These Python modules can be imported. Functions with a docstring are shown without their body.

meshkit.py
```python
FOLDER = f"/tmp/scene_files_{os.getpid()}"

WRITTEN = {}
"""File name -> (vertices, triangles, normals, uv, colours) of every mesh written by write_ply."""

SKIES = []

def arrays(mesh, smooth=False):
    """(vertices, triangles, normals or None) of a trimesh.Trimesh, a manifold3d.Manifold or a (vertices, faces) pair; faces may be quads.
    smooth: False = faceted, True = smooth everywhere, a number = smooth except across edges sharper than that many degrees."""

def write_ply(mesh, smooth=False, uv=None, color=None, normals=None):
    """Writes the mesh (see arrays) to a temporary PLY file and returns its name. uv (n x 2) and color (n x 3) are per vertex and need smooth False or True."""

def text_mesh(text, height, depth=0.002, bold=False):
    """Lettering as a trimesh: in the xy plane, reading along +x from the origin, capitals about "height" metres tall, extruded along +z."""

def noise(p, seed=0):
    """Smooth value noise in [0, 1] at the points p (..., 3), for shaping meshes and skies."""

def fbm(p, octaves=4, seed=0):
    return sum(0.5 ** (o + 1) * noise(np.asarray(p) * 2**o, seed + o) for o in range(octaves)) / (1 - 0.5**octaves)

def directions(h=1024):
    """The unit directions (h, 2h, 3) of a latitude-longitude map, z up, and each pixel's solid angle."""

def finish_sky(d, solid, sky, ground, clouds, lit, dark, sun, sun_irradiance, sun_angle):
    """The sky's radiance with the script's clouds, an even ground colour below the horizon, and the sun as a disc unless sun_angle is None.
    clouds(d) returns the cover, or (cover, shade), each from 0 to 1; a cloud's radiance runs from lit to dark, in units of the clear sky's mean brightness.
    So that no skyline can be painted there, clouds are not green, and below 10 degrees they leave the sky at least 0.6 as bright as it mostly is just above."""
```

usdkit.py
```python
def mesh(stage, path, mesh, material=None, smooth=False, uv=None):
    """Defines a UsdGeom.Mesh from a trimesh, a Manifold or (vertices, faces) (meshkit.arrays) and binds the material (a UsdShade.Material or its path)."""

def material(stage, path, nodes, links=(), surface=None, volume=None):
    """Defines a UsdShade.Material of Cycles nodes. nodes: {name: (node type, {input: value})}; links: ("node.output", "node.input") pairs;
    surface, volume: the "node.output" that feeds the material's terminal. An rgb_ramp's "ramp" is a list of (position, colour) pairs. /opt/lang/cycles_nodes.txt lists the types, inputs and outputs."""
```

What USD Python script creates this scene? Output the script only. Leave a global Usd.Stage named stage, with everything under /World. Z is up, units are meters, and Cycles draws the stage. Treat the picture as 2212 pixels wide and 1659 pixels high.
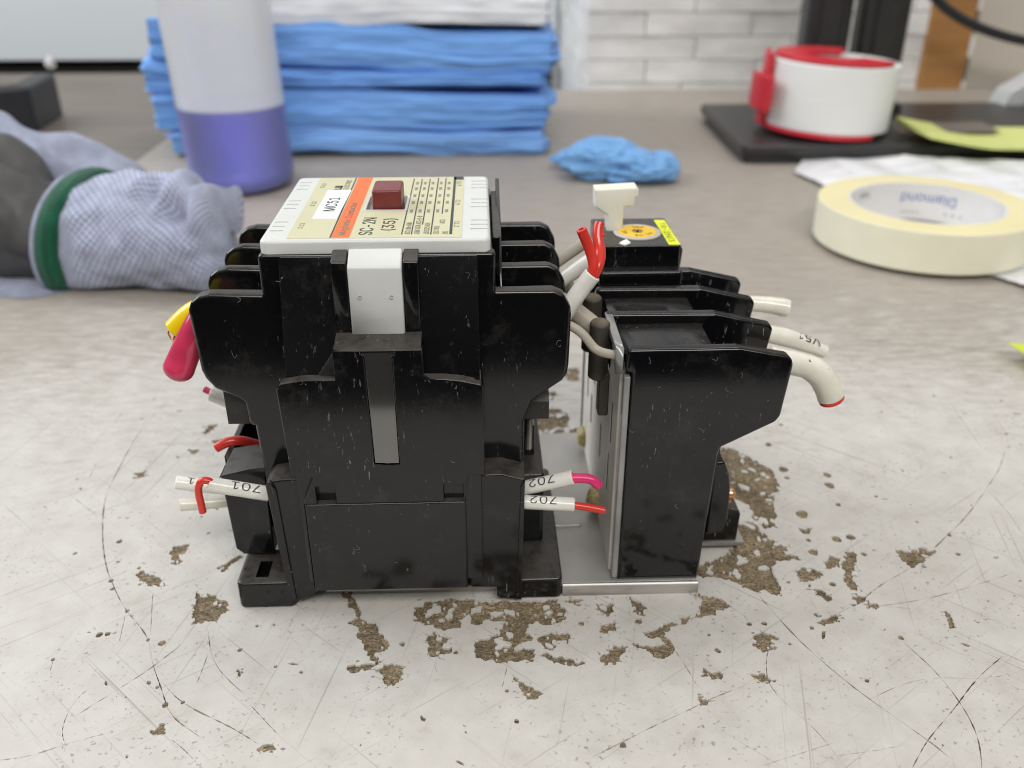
import math, random, numpy as np, trimesh, usdkit, meshkit
import shapely
from shapely.geometry import Polygon, LineString, Point, MultiPolygon, box as sbox
from shapely.ops import unary_union
from pxr import Usd, UsdGeom, UsdLux, UsdShade, Sdf, Gf, Vt

random.seed(7); RNG = np.random.default_rng(7)
stage = Usd.Stage.CreateInMemory()
UsdGeom.SetStageUpAxis(stage, UsdGeom.Tokens.z); UsdGeom.SetStageMetersPerUnit(stage, 1.0)
UsdGeom.Xform.Define(stage, '/World'); UsdGeom.Scope.Define(stage, '/World/Looks')

# ------------------------------------------------------------------ camera
F = 1977.0; PITCH = math.radians(27.5); YAW = math.radians(1.95); C = np.array([0, -.238, .1985])
fw = np.array([math.sin(YAW)*math.cos(PITCH), math.cos(YAW)*math.cos(PITCH), -math.sin(PITCH)])
rt = np.array([math.cos(YAW), -math.sin(YAW), 0.]); up = np.cross(rt, fw)
cam = UsdGeom.Camera.Define(stage, '/World/camera')
M4 = Gf.Matrix4d(*rt, 0, *up, 0, *(-fw), 0, *C, 1)
cam.AddTransformOp().Set(M4)
cam.CreateHorizontalApertureAttr(6.17); cam.CreateFocalLengthAttr(6.17*F/2212)
cam.CreateFStopAttr(2.0); cam.CreateFocusDistanceAttr(.262); cam.CreateClippingRangeAttr((.01, 100.))
cam.CreateExposureAttr(-0.33)

# ------------------------------------------------------------------ light
def rect(name, pos, target, w, h, inten, col):
    l = UsdLux.RectLight.Define(stage, '/World/'+name)
    l.CreateWidthAttr(w); l.CreateHeightAttr(h); l.CreateIntensityAttr(inten); l.CreateColorAttr(Gf.Vec3f(*col)); l.CreateNormalizeAttr(False)
    p, t = np.array(pos, float), np.array(target, float)
    z = (p-t)/np.linalg.norm(p-t); x = np.cross([0, 1, 0] if abs(z[2]) > .95 else [0, 0, 1], z); x /= np.linalg.norm(x); y = np.cross(z, x)
    l.AddTransformOp().Set(Gf.Matrix4d(*x, 0, *y, 0, *z, 0, *p, 1))
    l.GetPrim().SetCustomDataByKey('kind', 'helper')
    return l
rect('window_light', (-1.8, .85, 1.25), (0, .50, 0), 1.5, 1.2, 8.0, (.90, .95, 1.0))
rect('ceiling_light', (.35, .75, 1.95), (.25, .70, 0), 1.3, .40, 7.0, (1.0, .97, .93))
rect('ceiling_light_001', (.25, -1.15, 1.40), (.1, .9, .05), 1.5, .50, 13.0, (1.0, .975, .94))  # added fill lamp in front, brightens upright faces and the background
dome = UsdLux.DomeLight.Define(stage, '/World/room_fill_dome'); dome.CreateIntensityAttr(1.0)  # added dome standing for the unseen room, shaped dark in front and below
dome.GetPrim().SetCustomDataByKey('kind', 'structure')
dm = usdkit.material(stage, '/World/Looks/room_fill_dome', {
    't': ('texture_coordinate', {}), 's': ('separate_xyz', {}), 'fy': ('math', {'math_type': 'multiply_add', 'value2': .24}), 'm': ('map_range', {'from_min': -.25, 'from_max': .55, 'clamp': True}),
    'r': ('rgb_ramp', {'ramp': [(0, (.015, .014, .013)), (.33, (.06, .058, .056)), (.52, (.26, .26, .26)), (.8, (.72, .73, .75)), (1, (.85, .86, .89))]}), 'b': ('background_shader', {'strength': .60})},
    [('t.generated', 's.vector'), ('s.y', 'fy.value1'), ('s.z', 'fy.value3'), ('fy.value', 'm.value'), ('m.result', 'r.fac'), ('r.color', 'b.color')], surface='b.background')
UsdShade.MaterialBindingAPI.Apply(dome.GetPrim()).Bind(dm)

# ------------------------------------------------------------------ measuring: a point of the photograph (2212 x 1659) on a plane of the scene
def ray(X, Y): return fw + rt*(X-1106)/F - up*(Y-829.5)/F
def PY(X, Y, y): d = ray(X, Y); return C + d*(y-C[1])/d[1]
def PZ(X, Y, z=0.): d = ray(X, Y); return C + d*(z-C[2])/d[2]
def PXZ(pts, y): return [tuple(PY(a, b, y)[[0, 2]]) for a, b in pts]
def PXY(pts, z=0.): return [tuple(PZ(a, b, z)[:2]) for a, b in pts]

# ------------------------------------------------------------------ helpers
used = {}
class Node:
    def __init__(s, path, o): s.path, s.o = path, np.array(o, float)
def numbered(parent, name):
    k = parent+'/'+name; n = used.get(k, 0); used[k] = n+1
    return k if n == 0 else f'{k}_{n:03d}'
def tag(path, label=None, cat=None, group=None, kind=None):
    p = stage.GetPrimAtPath(path)
    for k, v in (('label', label), ('category', cat), ('group', group), ('kind', kind)):
        if v: p.SetCustomDataByKey(k, v)
def thing(name, label, cat, loc=(0, 0, 0), group=None, kind=None):
    path = numbered('/World', name); x = UsdGeom.Xform.Define(stage, path); x.AddTranslateOp().Set(Gf.Vec3d(*map(float, loc)))
    tag(path, label, cat, group, kind); return Node(path, loc)
def arr(m):
    return m if isinstance(m, trimesh.Trimesh) else trimesh.Trimesh(*[np.array(a) for a in meshkit.arrays(m)[:2]], process=False)
def part(parent, name, m, mat, smooth=32, label=None, uv=None, kind=None):
    m = arr(m).copy()
    if uv is None: m.merge_vertices()
    m.vertices = np.asarray(m.vertices) - parent.o
    path = numbered(parent.path, name)
    usdkit.mesh(stage, path, m, L[mat], smooth=smooth, uv=uv)
    if label or kind: tag(path, label, kind=kind)
    return Node(path, parent.o)
WORLD = Node('/World', (0, 0, 0))
def clean(pts):
    pts = np.asarray(pts, float)
    if np.allclose(pts[0], pts[-1]): pts = pts[:-1]
    keep = np.linalg.norm(pts-np.roll(pts, 1, 0), axis=1) > 1e-6
    return pts[keep]
def inset(p, d):
    if d == 0: return p
    e = np.roll(p, -1, 0)-p; e /= np.linalg.norm(e, axis=1, keepdims=True); n = np.stack([-e[:, 1], e[:, 0]], 1); n0 = np.roll(n, 1, 0)
    b = n+n0; b /= np.maximum(np.linalg.norm(b, axis=1, keepdims=True), 1e-9)
    return p + b*(d/np.maximum((b*n).sum(1), .35))[:, None]
AX = {'z': lambda a: a, 'y': lambda a: a[:, [0, 2, 1]], 'x': lambda a: a[:, [2, 0, 1]]}
def prism(poly, w0, w1, axis='z', b0=0., b1=0., seg=3):
    """an outline swept from w0 to w1 with rounded rims b0 at w0 and b1 at w1"""
    if isinstance(poly, (list, tuple, np.ndarray)): poly = Polygon(poly)
    if isinstance(poly, MultiPolygon): return trimesh.util.concatenate([prism(g, w0, w1, axis, b0, b1, seg) for g in poly.geoms])
    poly = shapely.geometry.polygon.orient(poly, 1.0)
    loops = [clean(poly.exterior.coords)] + [clean(i.coords) for i in poly.interiors]
    prof = [(b0*(1-math.sin(t)), w0+b0*(1-math.cos(t))) for t in np.linspace(0, math.pi/2, seg+1)] if b0 else [(0, w0)]
    prof += [(b1*(1-math.cos(t)), w1-b1*(1-math.sin(t))) for t in np.linspace(0, math.pi/2, seg+1)] if b1 else [(0, w1)]
    V, T, n = [], [], 0
    for lp in loops:
        k = len(lp); base = n
        for o, w in prof: V.append(np.column_stack([inset(lp, o), np.full(k, w)])); n += k
        for r in range(len(prof)-1):
            i = np.arange(k); j = (i+1) % k; a, b_ = base+r*k, base+(r+1)*k
            T += [np.stack([a+i, a+j, b_+j], 1), np.stack([a+i, b_+j, b_+i], 1)]
    for end, flip in ((0, True), (-1, False)):
        o, w = prof[end]; pl = Polygon(inset(loops[0], o), [inset(l, o) for l in loops[1:]])
        v, f = trimesh.creation.triangulate_polygon(pl, engine='earcut')
        V.append(np.column_stack([v, np.full(len(v), w)])); T.append((f[:, ::-1] if flip else f)+n); n += len(v)
    m = trimesh.Trimesh(AX[axis](np.vstack(V)), np.vstack(T), process=False); m.merge_vertices()
    if axis == 'y': m.invert()
    return m
def rounded(pts, r, q=5, concave=False):
    p = (Polygon(pts) if not isinstance(pts, Polygon) else pts).buffer(0)
    p = p.buffer(-r, quad_segs=q).buffer(r, quad_segs=q)
    return p.buffer(r, quad_segs=q).buffer(-r, quad_segs=q) if concave else p
def rbox(x0, x1, y0, y1, z0, z1, b=.0005, r=None):
    r = min(b*1.6 if r is None else r, .45*min(x1-x0, y1-y0)); b = min(b, r*.8, .45*(z1-z0))
    return prism(rounded([(x0, y0), (x1, y0), (x1, y1), (x0, y1)], r, 4) if r else [(x0, y0), (x1, y0), (x1, y1), (x0, y1)], z0, z1, 'z', b, b)
def box(x0, x1, y0, y1, z0, z1):
    m = trimesh.creation.box([x1-x0, y1-y0, z1-z0]); m.apply_translation([(x0+x1)/2, (y0+y1)/2, (z0+z1)/2]); return m
cat = trimesh.util.concatenate
def cut(a, *bs):
    import manifold3d as m3
    def mf(t): return m3.Manifold(m3.Mesh(np.asarray(t.vertices, np.float32), np.asarray(t.faces, np.uint32)))
    a0 = mf(a)
    for b in bs: a0 = a0 - mf(b)
    o = a0.to_mesh(); return trimesh.Trimesh(o.vert_properties[:, :3], o.tri_verts, process=False)
def spline(pts, n):
    p = np.asarray(pts, float)
    if len(p) == 2: return np.linspace(p[0], p[1], n)
    from scipy.interpolate import CubicSpline
    t = np.r_[0, np.cumsum(np.linalg.norm(np.diff(p, axis=0), axis=1)**.6)]
    return CubicSpline(t, p, bc_type='natural')(np.linspace(0, t[-1], n))
def frames(c):
    t = np.gradient(c, axis=0); t /= np.linalg.norm(t, axis=1, keepdims=True)
    u = np.cross(t[0], [0, 0, 1.]); u = u/np.linalg.norm(u) if np.linalg.norm(u) > 1e-3 else np.array([1., 0, 0]); U = []
    for k in t:
        u = u-k*(u@k); u /= np.linalg.norm(u); U.append(u)
    U = np.array(U); return t, U, np.cross(t, U)
def tube(pts, r, n=24, seg=18, dome=0., hollow=0., squash=1., wob=0., seed=0):
    """round tube along pts; r one radius or one per point; dome rounds the far end; hollow opens it to a bore"""
    c = spline(pts, n); rr = np.interp(np.linspace(0, 1, n), np.linspace(0, 1, len(np.atleast_1d(r))), np.atleast_1d(r)) if np.ndim(r) else np.full(n, float(r))
    if wob: rr = rr*(1+wob*(meshkit.noise(np.c_[np.arange(n)*.35, np.zeros(n), np.zeros(n)], seed)-.5))
    T, U, W = frames(c); a = np.linspace(0, 2*math.pi, seg, endpoint=False); ringsV = []
    ring = lambda ctr, u, w, q: ctr + q*(np.cos(a)[:, None]*u + squash*np.sin(a)[:, None]*w)
    e = min(rr[0], rr[-1])*.12
    seqs = [(c[0], 0, .01), (c[0], 0, rr[0]-e)]
    seqs += [(c[i], i, rr[i]) for i in range(n)]
    seqs[2] = (c[0]+T[0]*e, 0, rr[0])
    L1 = n-1
    if dome:
        for k in np.linspace(0, math.pi/2, 7)[1:]: seqs.append((c[-1]+T[-1]*dome*math.sin(k), L1, max(rr[-1]*math.cos(k), 1e-5)))
    else:
        seqs.append((c[-1]+T[-1]*e, L1, rr[-1]-e))
        if hollow:
            seqs.append((c[-1]+T[-1]*e, L1, rr[-1]*hollow)); seqs.append((c[-1]-T[-1]*rr[-1]*1.6, L1, rr[-1]*hollow)); seqs.append((c[-1]-T[-1]*rr[-1]*1.6, L1, 1e-5))
        else: seqs.append((c[-1]+T[-1]*e, L1, 1e-5))
    seqs[0] = (c[0], 0, 1e-5)
    V = np.vstack([ring(p, U[i], W[i], q) for p, i, q in seqs]); R = len(seqs)
    i = np.arange(seg); j = (i+1) % seg; Fc = []
    for k in range(R-1):
        A, B = k*seg, (k+1)*seg; Fc += [np.stack([A+i, A+j, B+j], 1), np.stack([A+i, B+j, B+i], 1)]
    return trimesh.Trimesh(V, np.vstack(Fc), process=False)
def revolve(prof, ctr, seg=64):
    m = trimesh.creation.revolve(np.array(prof), sections=seg); m.apply_translation(ctr); return m
def text(s, h, depth=.00012, bold=False, length=None, centre=False):
    m = meshkit.text_mesh(s, h, depth, bold); lo, hi = m.bounds
    if length: m.apply_scale([length/(hi[0]-lo[0]), 1, 1]); lo, hi = m.bounds
    m.apply_translation([-lo[0] if not centre else -(lo[0]+hi[0])/2, 0 if not centre else -h/2, 0]); return m
def place(m, o, ex, ey):
    ex, ey = np.array(ex, float), np.array(ey, float); ex /= np.linalg.norm(ex); ey /= np.linalg.norm(ey); T = np.eye(4)
    T[:3, 0], T[:3, 1], T[:3, 2], T[:3, 3] = ex, ey, np.cross(ex, ey), o; m = m.copy(); m.apply_transform(T); return m
def wrap_text(s, p0, p1, r, h, ref, length, start=0.):
    """lettering laid round a straight sleeve from p0 to p1; ref: the outward direction of its middle line"""
    m = text(s, h, .00004, length=length); m = m.subdivide_to_size(h*.4); v = np.asarray(m.vertices)
    p0, p1, ref = map(lambda q: np.array(q, float), (p0, p1, ref)); t = (p1-p0)/np.linalg.norm(p1-p0); ref = ref-t*(ref@t); ref /= np.linalg.norm(ref); w = np.cross(ref, t)
    a = (v[:, 1]-h/2)/r; rr = r+v[:, 2]+.00003
    m.vertices = p0 + t*(start+v[:, 0])[:, None] + rr[:, None]*(np.cos(a)[:, None]*ref + np.sin(a)[:, None]*w); return m
def crumple(ctr, size, seed, amp=.35, freq=2.2, sub=5, floor=None, sharp=1.):
    m = trimesh.creation.icosphere(sub); v = np.asarray(m.vertices)
    n1 = 1-np.abs(2*meshkit.fbm(v*freq+seed*7.3, 4, seed)-1)*2.0; n2 = meshkit.fbm(v*freq*.6+seed*3.1, 2, seed+9)
    v = v*(1+amp*(n1*sharp*.5+(n2-.5)*1.6))[:, None]*np.array(size)
    v += ctr
    if floor is not None:
        lo = floor; d = v[:, 2]-lo; v[:, 2] = lo+np.where(d < .004, .004*np.exp(np.clip((d-.004)/.004, -4, 0)), d)-.0001
    m.vertices = v; return m

# ------------------------------------------------------------------ materials
L = {}
def mat(name, nodes, links, surface='p.BSDF'):
    L[name] = usdkit.material(stage, '/World/Looks/'+name, nodes, links, surface=surface); return L[name]
def plain(name, col, rough=.5, metal=0., var=.08, scale=60., bump=0., bscale=400., spec=.5, sss=0., sheen=0., coat=0., aniso=(1, 1, 1), rvar=.1, ior=1.5):
    c = np.array(col); nodes = {'g': ('geometry', {}), 'mp': ('mapping', {'scale': aniso}), 'n': ('noise_texture', {'scale': scale, 'detail': 4.}),
        'r': ('rgb_ramp', {'ramp': [(.25, c*(1-var)), (.75, np.minimum(c*(1+var), 1))]}), 'rr': ('map_range', {'to_min': rough-rvar*rough, 'to_max': rough+rvar*rough}),
        'p': ('principled_bsdf', {'ior': ior, 'metallic': metal, 'specular_ior_level': spec, 'subsurface_weight': sss, 'subsurface_radius': (1., .8, .6), 'subsurface_scale': .003, 'sheen_weight': sheen, 'coat_weight': coat, 'coat_roughness': .12})}
    links = [('g.position', 'mp.vector'), ('mp.vector', 'n.vector'), ('n.fac', 'r.fac'), ('r.color', 'p.base_color'), ('n.fac', 'rr.value'), ('rr.result', 'p.roughness')]
    if bump:
        nodes['bn'] = ('noise_texture', {'scale': bscale, 'detail': 3.}); nodes['b'] = ('bump', {'strength': bump, 'distance': .0006})
        links += [('mp.vector', 'bn.vector'), ('bn.fac', 'b.height'), ('b.normal', 'p.normal')]
    return mat(name, nodes, links)
def bakelite(name, base, rough, dust, dcol=(.115, .100, .085), specks=.5, spec=.5):
    """black moulded plastic: dust lies on what faces up, fine pale scuffs and specks elsewhere"""
    return mat(name, {'g': ('geometry', {}), 's': ('separate_xyz', {}), 'up': ('map_range', {'from_min': .55, 'from_max': .97, 'to_min': 0., 'to_max': dust, 'clamp': True}),
        'dn': ('noise_texture', {'scale': 260., 'detail': 5., 'roughness': .65}), 'dm': ('map_range', {'from_min': .30, 'from_max': .62, 'to_min': .35, 'to_max': 1.15, 'clamp': True}), 'dd': ('math', {'math_type': 'multiply'}),
        'fn': ('noise_texture', {'scale': 95., 'detail': 6., 'roughness': .7}), 'fm': ('map_range', {'from_min': .54, 'from_max': .80, 'to_min': 0., 'to_max': .16, 'clamp': True}),
        'mpa': ('mapping', {'scale': (1., 1., .22), 'rotation': (.3, .5, .2)}), 'sn': ('noise_texture', {'scale': 900., 'detail': 3., 'roughness': .7}), 'sm': ('map_range', {'from_min': .64, 'from_max': .70, 'to_min': 0., 'to_max': specks, 'clamp': True}),
        'pn': ('noise_texture', {'scale': 42., 'detail': 2.}), 'pm': ('map_range', {'from_min': .5, 'from_max': .68, 'to_min': 0., 'to_max': 1., 'clamp': True}), 'sp': ('math', {'math_type': 'multiply'}),
        'pt': ('map_range', {'from_min': .515, 'from_max': .62, 'to_min': 0., 'to_max': .55, 'clamp': True}), 'pe': ('math', {'math_type': 'multiply'}), 'a0': ('math', {'math_type': 'add', 'use_clamp': True}), 'a1': ('math', {'math_type': 'add', 'use_clamp': True}), 'a2': ('math', {'math_type': 'add', 'use_clamp': True}),
        'c': ('mix', {'color1': base, 'color2': dcol}), 'c2': ('mix', {'color2': (.42, .42, .40)}),
        'rn': ('noise_texture', {'scale': 300., 'detail': 4.}), 'r0': ('map_range', {'to_min': rough*.75, 'to_max': rough*1.35}), 'ro': ('mix_float', {'b': .9}),
        'bn': ('noise_texture', {'scale': 1500., 'detail': 2.}), 'b': ('bump', {'strength': .03, 'distance': .0003}), 'p': ('principled_bsdf', {'specular_ior_level': spec})},
        [('g.normal', 's.vector'), ('s.z', 'up.value'), ('g.position', 'dn.vector'), ('dn.fac', 'dm.value'), ('up.result', 'dd.value1'), ('dm.result', 'dd.value2'),
         ('g.position', 'fn.vector'), ('fn.fac', 'fm.value'), ('g.position', 'mpa.vector'), ('mpa.vector', 'sn.vector'), ('sn.fac', 'sm.value'), ('g.position', 'pn.vector'), ('pn.fac', 'pm.value'),
         ('sm.result', 'sp.value1'), ('pm.result', 'sp.value2'), ('g.pointiness', 'pt.value'), ('pt.result', 'pe.value1'), ('dm.result', 'pe.value2'), ('dd.value', 'a0.value1'), ('pe.value', 'a0.value2'), ('a0.value', 'a1.value1'), ('fm.result', 'a1.value2'), ('a1.value', 'c.fac'), ('c.color', 'c2.color1'), ('sp.value', 'c2.fac'), ('c2.color', 'p.base_color'),
         ('a1.value', 'a2.value1'), ('sp.value', 'a2.value2'), ('g.position', 'rn.vector'), ('rn.fac', 'r0.value'), ('r0.result', 'ro.a'), ('a2.value', 'ro.fac'), ('ro.result', 'p.roughness'),
         ('g.position', 'bn.vector'), ('bn.fac', 'b.height'), ('b.normal', 'p.normal')])
bakelite('black_plastic', (.0038, .0039, .0044), .14, .42)
bakelite('black_relay_plastic', (.0034, .0035, .0042), .10, .10, specks=.5)
bakelite('dusty_plastic', (.020, .019, .017), .5, 1., dcol=(.16, .14, .115))
bakelite('boot_plastic', (.040, .033, .025), .55, .8, dcol=(.17, .135, .09))
plain('white_plastic', (.66, .665, .63), .34, var=.03, bump=.05, bscale=900., sss=.05)
plain('ivory_plastic', (.78, .75, .62), .35, var=.04, sss=.25)
plain('label_beige', (.60, .575, .375), .42, var=.05, scale=30.)
plain('label_white', (.88, .88, .88), .4, var=.01)
plain('label_orange', (.86, .155, .030), .4, var=.03)
plain('label_yellow', (.78, .80, .02), .4, var=.02)
plain('dial_yellow', (.92, .58, .012), .35, var=.03)
plain('dial_grey', (.52, .48, .42), .45, var=.06)
plain('ink', (.045, .05, .05), .5, var=.1)
plain('ink_grey', (.22, .22, .17), .5, var=.2)
plain('ink_green', (.16, .26, .01), .5, var=.1)
plain('ink_blue', (.10, .19, .42), .5, var=.1)
plain('red_button', (.16, .024, .022), .36, var=.15, scale=180.)
plain('window_plastic', (.030, .028, .026), .09, var=.1, spec=.5, coat=1., rvar=.3, ior=2.1)
plain('steel', (.46, .44, .41), .45, metal=.75, var=.15, scale=55., bump=.10, bscale=300.)
plain('cream_side', (.66, .62, .54), .45, var=.12, scale=90.)
plain('clear_edge', (.24, .235, .23), .14, var=.3, spec=.8)
plain('copper', (.75, .36, .20), .3, metal=1., var=.2, scale=500.)
plain('brass', (.45, .36, .16), .35, metal=1., var=.3, scale=500.)
plain('grease_brown', (.42, .34, .16), .3, var=.4, scale=700.)
plain('sleeve_white', (.78, .76, .68), .14, var=.07, scale=220., sss=.1)
plain('sleeve_cream', (.72, .69, .58), .14, var=.10, scale=160., sss=.1)
plain('sleeve_dirty', (.40, .36, .29), .4, var=.18, scale=120.)
plain('insulation_red', (.62, .040, .026), .18, var=.06, scale=200.)
plain('insulation_crimson', (.57, .040, .10), .14, var=.22, scale=160.)
plain('insulation_pink', (.68, .035, .16), .30, var=.08, scale=200.)
plain('insulation_yellow', (.80, .58, .008), .18, var=.06, scale=200.)
plain('strand_copper', (.55, .26, .10), .4, metal=.9, var=.3, scale=900.)
plain('black_stand', (.026, .025, .025), .36, var=.15, scale=80., bump=.05)
plain('dark_box', (.020, .021, .024), .4, var=.2)
plain('tape_red', (.60, .025, .040), .38, var=.08)
plain('tape_white', (.80, .80, .77), .55, var=.03, aniso=(1, 1, 40.), scale=30.)
plain('masking_side', (.80, .72, .42), .6, var=.05, scale=25.)
plain('masking_face', (.83, .80, .62), .55, var=.03)
plain('core_card', (.72, .70, .68), .6, var=.08, scale=40.)
plain('note_yellow', (.70, .76, .26), .55, var=.03)
plain('panel_white', (.84, .88, .90), .5, var=.02, scale=4.)
plain('cream_wall', (.60, .55, .47), .7, var=.04, scale=8.)
plain('cable_black', (.02, .022, .024), .4, var=.1)
plain('gap_dark', (.05, .045, .04), .8, var=.2)
plain('paper_white', (.90, .93, .97), .7, var=.02, scale=20.)
plain('bag_white', (.78, .78, .79), .30, var=.06, scale=60., bump=.25, bscale=180., spec=.6)
plain('rubber_grey', (.075, .073, .072), .55, var=.25, scale=90., bump=.25, bscale=500.)
plain('clear_plastic', (.55, .56, .56), .12, var=.1, spec=.9)
plain('layer_grey', (.17, .15, .13), .5)
plain('lint_grey', (.27, .28, .29), .8)
plain('leaf_note', (.62, .75, .06), .5)
def cloth(name, col, var, scale, aniso, bump):
    return plain(name, col, .85, var=var, scale=scale, bump=bump, bscale=scale*6, aniso=aniso, sheen=.15, spec=.2)
cloth('blue_cloth', (.215, .45, .93), .12, 16., (1, 1, 5.), .35)
cloth('blue_cloth_pale', (.25, .48, .90), .12, 14., (1, 1, 4.), .35)
cloth('blue_tissue', (.20, .42, .74), .12, 40., (1, 1, 1), .3)
def knit(name, c1, c2, cu=1., cv=1.):
    return mat(name, {'t': ('texture_coordinate', {}), 's': ('separate_xyz', {}), 'mu': ('math', {'math_type': 'multiply', 'value2': 6.2832*cu}), 'mv': ('math', {'math_type': 'multiply', 'value2': 6.2832*cv}),
        'su': ('math', {'math_type': 'sine'}), 'sv': ('math', {'math_type': 'sine'}), 'ab': ('math', {'math_type': 'absolute'}), 'sk': ('math', {'math_type': 'multiply_add', 'value2': .15}), 'h': ('math', {'math_type': 'multiply'}), 'hm': ('map_range', {'from_min': -.9, 'from_max': .7}),
        'g': ('geometry', {}), 'n': ('noise_texture', {'scale': 120., 'detail': 4.}), 'nm': ('map_range', {'from_min': .3, 'from_max': .7, 'to_min': .8, 'to_max': 1.12}), 'r': ('mix', {'color1': c1, 'color2': c2}), 'mx': ('mix', {'mix_type': 'multiply', 'fac': 1.}),
        'b': ('bump', {'strength': .9, 'distance': .0011}), 'p': ('principled_bsdf', {'roughness': .9, 'sheen_weight': .25, 'specular_ior_level': .15})},
        [('t.UV', 's.vector'), ('s.x', 'mu.value1'), ('mu.value', 'su.value1'), ('su.value', 'ab.value1'), ('s.y', 'mv.value1'), ('s.x', 'sk.value1'), ('mv.value', 'sk.value3'), ('sk.value', 'sv.value1'), ('su.value', 'h.value1'), ('sv.value', 'h.value2'), ('h.value', 'hm.value'), ('hm.result', 'r.fac'),
         ('g.position', 'n.vector'), ('n.fac', 'nm.value'), ('r.color', 'mx.color1'), ('nm.result', 'mx.color2'), ('mx.color', 'p.base_color'), ('hm.result', 'b.height'), ('b.normal', 'p.normal')])
knit('knit_lavender', (.21, .26, .44), (.60, .62, .74)); knit('knit_green', (.003, .06, .03), (.008, .15, .075)); knit('knit_coat', (.05, .048, .048), (.12, .115, .115))

# worn table laminate: taupe wood print at the back, rubbed to pale grey in front, with pepper specks and short scratches
def wood(name, dark, light, rough):
    return mat(name, {'g': ('geometry', {}), 'mp': ('mapping', {'scale': (2.2, 34., 20.)}), 'n': ('noise_texture', {'scale': 3.2, 'detail': 8., 'roughness': .62, 'distortion': .35}), 'r': ('rgb_ramp', {'ramp': [(.32, dark), (.5, (np.array(dark)+np.array(light))/2), (.68, light)]}),
        'b': ('bump', {'strength': .12, 'distance': .0004}), 'p': ('principled_bsdf', {'roughness': rough})},
        [('g.position', 'mp.vector'), ('mp.vector', 'n.vector'), ('n.fac', 'r.fac'), ('r.color', 'p.base_color'), ('n.fac', 'b.height'), ('b.normal', 'p.normal')])
wood('dark_wood', (.115, .093, .072), (.20, .168, .135), .45)
wood('orange_wood', (.33, .155, .045), (.46, .235, .08), .5)
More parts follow.
